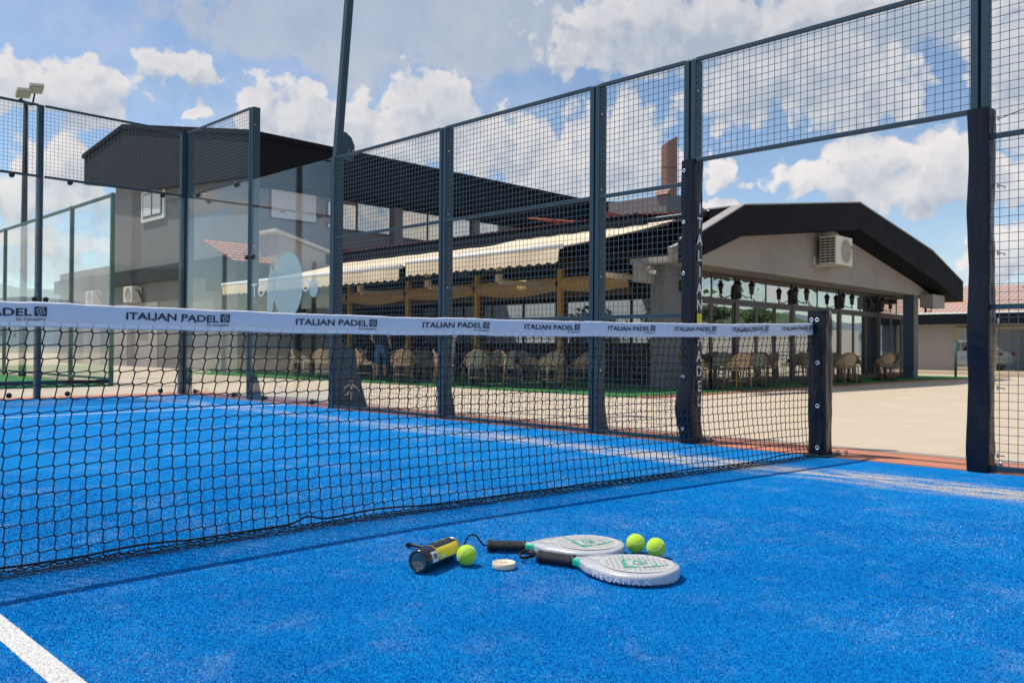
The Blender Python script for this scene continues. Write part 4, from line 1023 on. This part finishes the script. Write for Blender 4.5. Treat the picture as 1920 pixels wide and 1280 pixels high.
# wall lanterns
def lantern_parts(t, x, y, z, head=True):
    l = MB().lathe([(0, .0), (.05, .01), (.055, .05), (.070, .22), (.095, .235), (.085, .26), (.035, .33), (.012, .35), (.008, .42), (0, .42)], 6, M=Matrix.Translation((x, y, z)), smooth=False).build('lantern_body', MT['lantern'], t)
    MB().lathe([(.054, .07), (.067, .20)], 6, M=Matrix.Translation((x, y, z)) @ Matrix.Scale(1.03, 4), smooth=False).build('lantern_glass', MT['lampglass'], l)
    MB().tube([(x, y, z), (x, y, z-.10), (x, y, z-.13)], [.012, .02, .004], 6).build('finial', MT['lantern'], l)
for i, x in enumerate(FX[1:5]):
    t = thing('double_wall_lantern', ['black twin wall lantern on the brown post beside the wrinkled mirror panes', 'black twin wall lantern on the brown post left of the air conditioner drain', 'black twin wall lantern on the brown post between plain mirrored panes', 'black twin wall lantern on the post beside the porch column'][i], 'wall lamp')
    MB().bbox((x-.05, 8.35, 2.06), (x+.05, 8.445, 2.40), .01).build('wall_plate', MT['lantern'], t)
    for s in (-1, 1):
        MB().tube([(x, 8.36, 2.17), (x+s*.15, 8.27, 2.09), (x+s*.30, 8.23, 2.11), (x+s*.34, 8.23, 2.17)], .015, 6).build('arm', MT['lantern'], t)
        lantern_parts(t, x+s*.34, 8.23, 2.17)
for (x, y, lab) in ((11.05, 8.14, 'black single wall lantern on the grey corner pillar'), (24.9, 7.35, 'black single wall lantern on the beam end beside the porch column')):
    t = thing('single_wall_lantern', lab, 'wall lamp'); MB().tube([(x, y+.2, 2.18), (x, y+.05, 2.12), (x, y, 2.15), (x, y, 2.22)], .016, 6).build('arm', MT['lantern'], t)
    MB().bbox((x-.05, y+.16, 2.08), (x+.05, y+.21, 2.35), .01).build('wall_plate', MT['lantern'], t); lantern_parts(t, x, y, 2.22)
sc_ = thing('security_camera', 'small white security camera above the corner pillar', 'camera'); MB().tube([(10.1, 8.6, 2.52), (10.05, 8.38, 2.48)], .05, 10).build('camera_body', MT['white'], sc_); MB().bbox((10.05, 8.56, 2.5), (10.15, 8.619, 2.64), .01).build('mount', MT['white'], sc_)

# ------------------------------------------------------------------ chairs and tables
def make_chair(wk):
    t = thing('wicker_chair', '', 'chair')
    def shell(u, v):
        a = R(-105)+u*R(210); r_ = .245+.05*v; h = .83-.36*abs(u-.5)**1.5*2.6
        return (r_*math.sin(a), -r_*math.cos(a)*.92, .50+(h-.50)*v)
    m = MB().grid(22, 7, shell); m.grid(22, 7, lambda u, v: tuple(Vector(shell(u, v))*1.0+Vector((0, 0, 0))-Vector((math.sin(R(-105)+u*R(210)), -math.cos(R(-105)+u*R(210)), 0))*.02)); m.build('backrest', wk, t)
    MB().tube([shell(k/22, 1) for k in range(23)], .018, 8).build('top_rail', MT['cane'], t)
    m = MB(); pr = [(0, .43), (.20, .43), (.235, .44), (.24, .46), (.20, .475), (0, .478)]; m.lathe(pr, 20).build('seat', wk, t)
    for sx in (-1, 1):
        MB().tube([(sx*.19, .17, .44), (sx*.21, .21, 0)], [.017, .014], 6).build('leg', MT['cane'], t); MB().tube([(sx*.17, -.18, .60), (sx*.19, -.24, 0)], [.017, .014], 6).build('leg', MT['cane'], t)
        e = shell(0 if sx < 0 else 1, 1); MB().tube([e, (e[0]*.9, .24, e[2]-.06), (sx*.19, .19, .44)], .016, 6).build('arm_rest', MT['cane'], t)
    MB().tube([(.20*math.cos(k*.35), .20*math.sin(k*.35), .22) for k in range(18)], .011, 6, closed=True).build('stretcher', MT['cane'], t)
    return t
def make_table():
    t = thing('bistro_table', '', 'table')
    MB().bbox((-.35, -.35, .72), (.35, .35, .75), .008).build('table_top', MT['tabletop'], t)
    MB().tube([(0, 0, .03), (0, 0, .72)], .035, 10).build('pedestal', MT['black'], t)
    MB().bar((-.28, -.28, .02), (.28, .28, .02), .06, .04).build('foot', MT['black'], t); MB().bar((-.28, .28, .024), (.28, -.28, .024), .06, .04).build('foot', MT['black'], t)
    return t
protoA, protoB, protoT = make_chair(MT['wick']), make_chair(MT['wickg']), make_table()
used = set()
def place(proto, x, y, rz, label, group):
    o = proto if proto.name not in used else copy_tree(proto); used.add(proto.name)
    o.location = (x, y, paving_z(x, y)+.02); o.rotation_euler = (0, 0, rz); o['label'] = label; o['group'] = group; return o
TG, FG = 'wicker chairs on the awning terrace', 'wicker chairs along the mirrored doors'
tb = [(7.75, 18.0), (7.55, 14.3), (7.8, 11.9), (8.3, 10.1), (9.9, 13.6), (9.9, 16.4), (9.9, 19.6)]
TN = ['front table behind the side glass wall', 'front table beside the person in black', 'front table beside the person in pink', 'front table by the corner pillar',
      'inner table between the first two ochre columns', 'inner table between the second and third ochre columns', 'inner table at the last ochre column']
SD = [(-.42, -.62, 'pillar'), (.42, .62, 'hall'), (-.5, .55, 'court'), (.62, -.42, 'indoor')]
for i, (x, y) in enumerate(tb):
    place(protoT, x, y, .1*i, 'dark square bistro '+TN[i], 'bistro tables on the terrace')
    for k, (dx, dy, sd_) in enumerate(SD):
        if i >= 4 and k > 1: continue
        g_ = (i+k) % 3 == 2; dx += .1*math.sin(i*5+k*3); dy += .14*math.cos(i*4+k); rz = math.atan2(-dy, -dx)-math.pi/2+.55*math.sin(i*3+k*5)
        place(protoB if g_ else protoA, x+dx, y+dy, rz, ('green' if g_ else 'tan')+' wicker chair, '+sd_+' side of the '+TN[i], TG)
fb = [(11.0, 7.5), (13.3, 7.55), (15.9, 7.35), (18.2, 7.4), (20.9, 7.4)]
ON = ['first', 'second', 'third', 'fourth', 'fifth']
for i, (x, y) in enumerate(fb):
    tn = ON[i]+' door table from the corner pillar'
    place(protoT, x, y, .2*i, 'dark square bistro table, the '+tn, 'bistro tables at the doors')
    for k, (dx, dy, sd_) in enumerate(((-.75, -.15, 'pillar'), (.72, .1, 'far'), (-.2, -.75, 'yard'))):
        if k == 2 and i not in (0, 2): continue
        dx += .12*math.sin(i*7+k*3); dy += .12*math.cos(i*4+k)
        rz = math.atan2(-dy, -dx)-math.pi/2+.6*math.sin(i*2+k*3); g_ = (i+k) % 2 == 1
        place(protoB if g_ else protoA, x+dx, y+dy, rz, ('green' if g_ else 'tan')+' wicker chair, '+sd_+' side of the '+tn, FG)

# ------------------------------------------------------------------ people on the terrace
def person(name, label, loc, rz, joints, edges, cloth, headc, hairm):
    """one continuous skinned body; cloth(z, x) picks the material slot"""
    me = bpy.data.meshes.new('body'); names = list(joints); me.from_pydata([joints[k][0] for k in names], [(names.index(a), names.index(b)) for a, b in edges], [])
    o = bpy.data.objects.new('body', me); COL.objects.link(o)
    md = o.modifiers.new('s', 'SKIN'); sb = o.modifiers.new('d', 'SUBSURF'); sb.levels = sb.render_levels = 2
    for i, k in enumerate(names):
        r_ = joints[k][1]; me.skin_vertices[0].data[i].radius = r_ if isinstance(r_, tuple) else (r_, r_); me.skin_vertices[0].data[i].use_root = (k == 'pelvis')
    bpy.context.view_layer.update()
    me2 = bpy.data.meshes.new_from_object(o.evaluated_get(bpy.context.evaluated_depsgraph_get())); bpy.data.objects.remove(o)
    me2.materials.clear()
    for m_ in cloth[0]: me2.materials.append(m_)
    for p in me2.polygons: p.material_index = cloth[1](p.center); p.use_smooth = True
    t = thing(name, label, 'person', loc, rz); link('body', me2, t)
    h = joints['head'][0]; m = MB().lathe([(0, .13), (.07, .115), (.105, .06), (.108, 0), (.10, -.06), (.07, -.10), (0, -.10)], 14, M=Matrix.Translation((h[0], h[1]-.02, h[2]+.015)))
    m.build('hair', hairm, t)
    f = MB().lathe([(0, .10), (.06, .085), (.085, .03), (.082, -.04), (.055, -.10), (.02, -.125), (0, -.125)], 14, M=Matrix.Translation((h[0], h[1]+.035, h[2]-.01))); f.build('face', MT['skin'], t)
    MB().prism([(h[0]-.012, h[1]+.115, h[2]-.045), (h[0]+.012, h[1]+.115, h[2]-.045), (h[0], h[1]+.115, h[2]+.0)], (0, .025, 0)).build('nose', MT['skin'], t)
    return t
J = {'pelvis': ((0, 0, .92), (.15, .11)), 'waist': ((0, 0, 1.06), (.135, .10)), 'chest': ((0, .0, 1.28), (.165, .115)), 'neck': ((0, 0, 1.44), .055), 'head': ((0, .02, 1.58), (.085, .10)),
     'sl': ((-.17, 0, 1.39), .06), 'el': ((-.25, -.04, 1.12), .042), 'wl': ((-.20, .16, .98), .032), 'hl': ((-.17, .24, 1.0), (.035, .02)),
     'sr': ((.17, 0, 1.39), .06), 'er': ((.25, -.03, 1.12), .042), 'wr': ((.24, .10, .90), .032), 'hr': ((.23, .15, .83), (.035, .02)),
     'kl': ((-.10, .03, .49), .062), 'al': ((-.10, -.02, .09), .042), 'fl': ((-.10, .15, .04), (.045, .03)), 'kr': ((.10, .05, .49), .062), 'ar': ((.11, .06, .09), .042), 'fr': ((.12, .23, .04), (.045, .03)),
     'tl': ((-.095, 0, .84), .088), 'tr': ((.095, 0, .84), .088)}
EG = [('pelvis', 'waist'), ('waist', 'chest'), ('chest', 'neck'), ('neck', 'head'), ('chest', 'sl'), ('sl', 'el'), ('el', 'wl'), ('wl', 'hl'), ('chest', 'sr'), ('sr', 'er'), ('er', 'wr'), ('wr', 'hr'),
      ('pelvis', 'tl'), ('tl', 'kl'), ('kl', 'al'), ('al', 'fl'), ('pelvis', 'tr'), ('tr', 'kr'), ('kr', 'ar'), ('ar', 'fr')]
def cl1(c): return 0 if (c.z > 1.43 or (abs(c.x) > .19 and c.z < 1.24 and c.z > .78)) else (1 if c.z > .95 else (2 if c.z > .42 else (0 if c.z > .12 else 3)))
def cl2(c): return 0 if (c.z > 1.43 or (abs(c.x) > .19 and c.z < 1.05 and c.z > .78)) else (1 if c.z > .90 else (2 if c.z > .12 else 3))
pp = gz((648, 724), GZ+.02)
person('person', 'person in black top and denim shorts standing on the terrace', (7.9, 15.65, paving_z(7.9, 15.6)+.02), R(-60), J, EG, ([MT['skin'], MT['dark'], MT['denim'], MT['black']], cl1), None, MT['hair'])
person('person', 'person in pale pink top and light jeans standing between terrace tables', (8.0, 12.95, paving_z(8, 12.9)+.02), R(70), J, EG, ([MT['skin'], MT['pink'], MT['pale'], MT['white']], cl2), None, MT['beam'])

# ------------------------------------------------------------------ two storey hall behind
hall = thing('two_storey_hall', 'grey two storey hall with broad anthracite roof fascia behind the terrace', 'building')
MB().prism([(9.05, 25.05, -.4), (9.05, 37.5, -.4), (9.05, 37.5, 8.6), (9.05, 25.05, 7.2)], (20.9, 0, 0)).build('wall', MT['wallg'], hall)
MB().box((9.02, 30.6, -.4), (9.045, 44.9, 4.4)).build('annex_wall', MT['wallg'], hall)
MB().box((9.06, 37.52, -.4), (16, 45, 4.45)).build('annex', MT['wallg'], hall)
MB().box((8.8, 24.9, 3.42), (9.0, 45.1, 4.05)).build('annex_fascia', MT['clad2'], hall)
MB().box((8.98, 25.06, 6.62), (30, 25.2, 6.66)).build('soffit', MT['clad'], hall)
# fascia: -y side and -x gable side
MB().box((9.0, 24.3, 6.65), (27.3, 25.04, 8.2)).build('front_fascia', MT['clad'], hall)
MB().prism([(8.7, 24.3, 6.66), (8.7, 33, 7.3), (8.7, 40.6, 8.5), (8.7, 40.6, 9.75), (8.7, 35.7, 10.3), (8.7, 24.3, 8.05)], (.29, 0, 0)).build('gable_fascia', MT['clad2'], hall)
MB().prism([(8.62, 24.22, 8.06), (8.62, 35.7, 10.31), (8.62, 40.7, 9.76), (8.62, 40.7, 9.96), (8.62, 35.7, 10.53), (8.62, 24.22, 8.24)], (22, 0, 0)).build('roof', MT['clad'], hall)
MB().prism([(27.3, 20.4, 6.9), (27.3, 24.9, 6.9), (27.3, 24.9, 8.3), (27.3, 20.4, 7.7)], (4, 0, 0)).build('wing_fascia', MT['clad'], hall)
MB().box((27.5, 20.6, -.4), (31, 24.9, 6.89)).build('wing_wall', MT['wallg'], hall)
MB().box((9.3, 24.95, 6.45), (27, 25.03, 6.64)).build('shadow_board', MT['clad'], hall)
poster = [MT['mirror'], mat('white_poster', (.62, .66, .66), .6, .05, 2), MT['mirror'], MT['mirror'], glassmat('cream_reflecting_pane', (1, 1, 1), (.92, .86, .72), .6, 1.5, .1, .6, back=(.5, .45, .34)), glassmat('wavy_mirror_pane', (1, 1, 1), (.75, .76, .74), .65, 1.5, .25, .7, back=(.03, .03, .03)), glassmat('pale_reflecting_pane', (1, 1, 1), (.95, .95, .95), .5, 1.5, .05, .6, back=(.6, .6, .6))]
wn = [(9.9, 11.75, 5.45, 6.5, 1), (12.3, 13.55, 5.35, 6.3, 4), (13.65, 15.2, 5.35, 6.4, 5), (15.85, 17.15, 5.3, 6.4, 4), (17.25, 18.5, 5.3, 6.4, 4), (18.6, 19.6, 5.3, 6.4, 6), (20.2, 21.4, 5.35, 6.4, 6)]
for (a, b, c, e, k) in wn:
    w = MB().box((a-.06, 24.99, c-.06), (b+.06, 25.04, e+.04)).build('window', MT['frame'], hall); MB().box((a, 24.96, c), (b, 24.985, e)).build('pane', poster[k], w)
for (a, b) in ((15.35, 15.75), (19.75, 20.1)): MB().box((a, 24.8, 4.6), (b, 25.03, 6.45)).build('pilaster', MT['redtrim'] if False else MT['wallg'], hall)
MB().box((20.2, 24.955, 5.1), (21.4, 24.99, 5.34)).build('red_board', MT['redtrim'], hall)
MB().box((12.2, 24.955, 5.45), (12.6, 24.958, 5.8)).build('red_board', MT['redtrim'], hall)
MB().box((11.2, 24.9, 4.28), (27, 25.03, 4.55)).build('red_trim', MT['redtrim'], hall)
MB().box((9.045, 27.6, 4.2), (9.049, 28.6, 6.6)).build('wall_band', MT['wallg'], hall)
# side window
w = MB().box((8.96, 32.0, 6.05), (9.045, 34.35, 7.35)).build('window', MT['white'], hall)
MB().box((8.94, 32.2, 6.2), (8.958, 34.15, 7.25)).build('sash', MT['frame'], w)
MB().box((8.925, 32.3, 6.28), (8.938, 33.1, 7.18)).build('pane', poster[1], w); MB().box((8.925, 33.25, 6.28), (8.938, 34.05, 7.18)).build('pane', poster[1], w)
for y in (32.6, 35.8, 39):
    MB().box((8.995, y, -.2), (9.018, y+2.3, 2.6)).build('garage_door', MT['wall'], hall)
for y, lab in ((34.2, 'cream air conditioner on the grey hall under its annex fascia, with a dark pipe'), (38.8, 'cream air conditioner farther along the grey hall annex wall')):
    a2 = thing('air_conditioner', lab, 'air conditioner'); MB().bbox((8.55, y, 2.62), (8.97, y+.95, 3.3), .02).build('casing', MT['ac'], a2)
    MB().lathe([(0, 0), (.27, 0), (.29, .01)], 24, M=Matrix.Translation((8.545, y+.42, 2.95)) @ Matrix.Rotation(R(-90), 4, 'Y')).build('fan_opening', MT['kerb'], a2)
    MB().tube([(8.7, y-.05, 3.2), (8.75, y-.2, 3.1), (8.95, y-.25, 2.6)], .04, 8).build('pipe', MT['black'], a2)

# ------------------------------------------------------------------ tiled house at the right
hs = thing('tiled_house', 'low beige house with orange tiled roof and dark fascia beyond the gate opening', 'building')
HX = 37.0
MB().box((HX, 3.4, -.6), (44, 16, 2.05)).build('wall', MT['wall'], hs)
MB().box((HX-.6, 3, 2.06), (HX+.3, 16.5, 2.52)).build('fascia', MT['clad'], hs)
tiles((HX-.6, 3, 2.53), (0, 1, 0), (1, 0, .31), 13.5, 5.2).build('roof_tiles', MT['tile'], hs, kind='stuff')
MB().prism([(HX-.2, 6.2, 2.7), (HX+3.5, 8.3, 3.9), (HX+3.5, 7.4, 3.9), (HX-.2, 5.2, 2.7)], (0, 0, .12)).build('roof_valley', MT['kerb'], hs)
for (a, b) in ((8.7, 10.2), (7.0, 8.55)):
    d_ = thing('glazed_door', None, None); d_.parent = hs
    MB().box((HX-.07, a, -.3), (HX-.005, a+.08, 1.9)).build('stile', MT['gold'], d_); MB().box((HX-.07, b-.08, -.3), (HX-.005, b, 1.9)).build('stile', MT['gold'], d_)
    MB().box((HX-.07, a+.081, 1.8), (HX-.005, b-.081, 1.9)).build('door_rail', MT['gold'], d_); MB().box((HX-.07, a+.081, -.3), (HX-.005, b-.081, -.2)).build('door_rail', MT['gold'], d_)
    MB().box((HX-.04, a+.081, -.199), (HX-.02, b-.081, 1.799)).build('pane', MT['mirror'], d_)
for y in (6.2, 3.5): MB().box((HX-.25, y, -.5), (HX-.002, y+.6, 2.05)).build('pilaster', MT['walld'], hs)
MB().box((HX-2.2, 4, -.6), (HX-.3, 13, -.12)).build('step', MT['paving'], hs)
bp = thing('green_bollard_pole', 'thin dark green metal pole standing in front of the tiled house', 'pole', (28.5, 7.65, paving_z(28.5, 7.6)))
MB().tube([(0, 0, -.1), (0, 0, 1.35)], .045, 8).build('pole', MT['greens'], bp); MB().lathe([(0, 1.4), (.05, 1.38), (.055, 1.35), (.045, 1.34)], 10).build('pole_cap', MT['greens'], bp)

# ------------------------------------------------------------------ second court, floodlight
f2 = thing('neighbour_court_fence', 'green framed glass and wire fence of the neighbouring court', 'fence')
ys2 = [15.95, 18.45, 21.0, 23.8, 26.6, 29.4]
for i, y in enumerate(ys2):
    MB().bbox((1.06, y-.04, -.2), (1.14, y+.04, 3.97), .005).build('post', MT['greens'], f2)
    if i < len(ys2)-1:
        b = ys2[i+1]
        for z in (3.93, .03): MB().bbox((1.07, y+.041, z-.03), (1.13, b-.041, z+.03), .004).build('rail', MT['greens'], f2)
        MB().box((1.098, y+.05, .07), (1.104, b-.05, 3.88)).build('glass_pane', MT['glass'], f2)
for x in (-1.2, -3.6, -6):
    MB().bbox((x-.04, 15.91, -.2), (x+.04, 15.99, 2.9), .005).build('post', MT['greens'], f2)
MB().bbox((-8, 15.92, -.06), (1.05, 15.98, .02), .004).build('base_rail', MT['clad'], f2)
fl_ = thing('floodlight_mast', 'tall dark mast with two tilted floodlights beside the neighbouring court', 'floodlight', (1.75, 24.5, -.2))
MB().tube([(0, 0, 0), (0, 0, 4.0), (0, 0, 7.95)], [.10, .085, .06], 10).build('mast', MT['clad2'], fl_)
MB().bar((-.2, -.15, 7.95), (.2, .15, 7.95), .06).build('cross_arm', MT['clad2'], fl_)
for k, (dx, dz) in enumerate(((-.16, 8.0), (.16, 8.2))):
    h = MB().prism([(dx-.18, -.3, dz-.05), (dx+.18, -.3, dz+.0), (dx+.18, -.5, dz+.18), (dx-.18, -.5, dz+.13)], (0, .06, .09)).build('lamp_head', MT['kerb'], fl_); h.rotation_euler = (0, 0, 0)
    MB().prism([(dx-.15, -.32, dz-.035), (dx+.15, -.32, dz+.005), (dx+.15, -.48, dz+.155), (dx-.15, -.48, dz+.115)], (0, -.012, -.012)).build('lamp_glass', MT['lens'], h)
    MB().bar((dx, -.1, 7.95), (dx, -.28, dz+.05), .04).build('lamp_bracket', MT['clad2'], fl_)

# ------------------------------------------------------------------ trees, retaining wall, car mirrored in the doors
def leaf_cloud(n, c, rad, size, seed):
    r = np.random.default_rng(seed); cl = r.normal(size=(26, 3)); cl /= np.linalg.norm(cl, axis=1)[:, None]; cl *= (r.random(26)**.4)[:, None]
    idx = r.integers(0, 26, n); p = cl[idx]*np.array(rad)*.8+r.normal(size=(n, 3))*np.array(rad)*.2+np.array(c)
    a = r.normal(size=(n, 3)); a /= np.linalg.norm(a, axis=1)[:, None]; b = np.cross(a, r.normal(size=(n, 3))); b /= np.linalg.norm(b, axis=1)[:, None]
    s = size*(.6+.8*r.random(n))[:, None]
    V = np.stack([p-a*s*.5, p+b*s*.28, p+a*s*.5, p-b*s*.28], 1).reshape(-1, 3)
    return V, np.arange(n*4).reshape(-1, 4)
def tree(name, label, x, y, z, h, w, seed, n=2600, mt='leaf', group=None, size=.30):
    t = thing(name, label, 'tree', (x, y, z), group=group); rr = random.Random(seed)
    MB().tube([(0, 0, -.2), (.05, .04, h*.3), (0, .1, h*.62)], [.16*h/6, .12*h/6, .06*h/6], 8).build('trunk', MT['bark'], t)
    for k in range(4):
        a = rr.random()*6.28; MB().tube([(.03, .05, h*(.3+.07*k)), (math.cos(a)*w*.3, math.sin(a)*w*.3, h*(.5+.07*k))], [.05, .02], 6).build('limb', MT['bark'], t)
    V, F = leaf_cloud(n, (0, 0, h*.64), (w*.5, w*.5, h*.36), size, seed)
    me = bpy.data.meshes.new('crown'); me.from_pydata(V.tolist(), [], F.tolist()); me.materials.append(MT[mt]); link('crown', me, t)
    return t
TL = ['dark leafy tree left of the hall beyond the second court', 'rounded green tree farthest from the hall beyond the second court', 'bushy green tree close to the floodlight mast']
for i, (x, y, h, w) in enumerate(((3.0, 47, 3.6, 4.2), (-3.5, 50, 3.2, 4.6), (-.5, 44, 2.8, 3.8))): tree('leafy_tree', TL[i], x, y, -.3, h, w, 11+i, 1800, 'leafd' if i != 1 else 'leaf', 'trees beyond the second court', .32)
tree('courtyard_bush', 'green bush seen through the terrace windows', 17.9, 13.2, -.2, 2.4, 1.9, 31, 1400, 'leaf', None, .2)
tree('courtyard_bush', 'dark bush seen through the far terrace windows', 17.9, 16.6, -.2, 2.5, 2.2, 32, 1400, 'leafd', None, .2)
rw = thing('retaining_wall', 'pale concrete retaining wall mirrored in the restaurant doors', 'wall', (0, 0, 0))
for k in range(14): MB().box((14+k*5+.01, -17.0, -.9), (19+k*5-.01, -16.7, 2.9+.05*(k % 2))).build('wall_panel', MT['concrete'], rw)
MB().grid(40, 6, lambda u, v: (10+80*u, -17.0-14*v, 2.2+3.6*v+.5*mnoise.noise(Vector((u*20, v*3, 0))))).build('bank', MT['carpet'] if False else MT['leaf'], kind='structure')
for i in range(7): tree('bank_shrub', 'shrub on the bank above the retaining wall', 18+i*8.5+2*math.sin(i*3), -19.5-1.5*math.cos(i*5), 2.6, 2.6+math.sin(i*2)*.6, 3.6, 60+i, 900, 'leafd' if i % 2 else 'leaf', 'shrubs on the bank', .3)
def car(name, label, x, y, z, rz):
    t = thing(name, label, 'car', (x, y, z), rz)
    pf_ = [(-2.15, .45), (-2.2, .75), (-2.1, .98), (-1.7, 1.05), (-1.25, 1.5), (-.6, 1.64), (.5, 1.62), (1.15, 1.1), (2.0, .92), (2.22, .7), (2.2, .4), (1.8, .3), (-1.8, .3)]
    m = MB(); rows = []
    for yy, sc in ((-.92, .90), (-.88, .97), (-.6, 1), (.6, 1), (.88, .97), (.92, .90)):
        rows.append([(px_*(.985 if abs(yy) > .8 else 1), yy*(1 if pz < 1.05 else .82), .3+(pz-.3)*sc) for px_, pz in pf_])
    n_ = len(pf_); vs = [p for r_ in rows for p in r_]
    fs = [(i*n_+k, i*n_+(k+1) % n_, (i+1)*n_+(k+1) % n_, (i+1)*n_+k) for i in range(5) for k in range(n_)]+[tuple(range(n_)), tuple(5*n_+k for k in range(n_))]
    m.add(vs, fs, smooth=False).build('body', MT['carpaint'], t)
    for s in (-1, 1):
        for (a, b) in (((-1.15, -.2)), ((-.1, .85))):
            MB().prism([(a, s*.80, 1.08), (b, s*.80, 1.08), (min(b, .55), s*.755, 1.52), (max(a, -.95), s*.755, 1.52)], (0, s*.03, 0)).build('side_window', MT['carglass'], t)
        for wx in (-1.35, 1.35):
            MM = Matrix.Translation((wx, s*.88, .33)) @ Matrix.Rotation(R(90), 4, 'X')
            w_ = MB().lathe([(.2, -.11), (.33, -.10), (.34, 0), (.33, .10), (.2, .11)], 24, M=MM).build('wheel', MT['tyre'], t); MB().lathe([(0, -.1), (.2, -.12), (.2, .12), (0, .1)], 18, M=MM).build('rim', MT['metal'], w_)
        MB().bbox((2.12, s*.62-.2, .68), (2.235, s*.62+.2, .82), .02).build('headlight', MT['lens'], t); MB().bbox((-2.22, s*.7-.14, .8), (-2.12, s*.7+.14, .98), .02).build('tail_light', MT['redtrim'], t)
    MB().prism([(1.12, -.66, 1.14), (1.12, .66, 1.14), (.56, .62, 1.58), (.56, -.62, 1.58)], (.03, 0, .02)).build('windscreen', MT['carglass'], t)
    return t
car('parked_car', 'white hatchback parked in front of the retaining wall', 36, -11.5, -.28, R(80))
car('parked_car', 'white hatchback mirrored in the brass framed door of the tiled house', 29.3, 12.0, -.24, R(100))
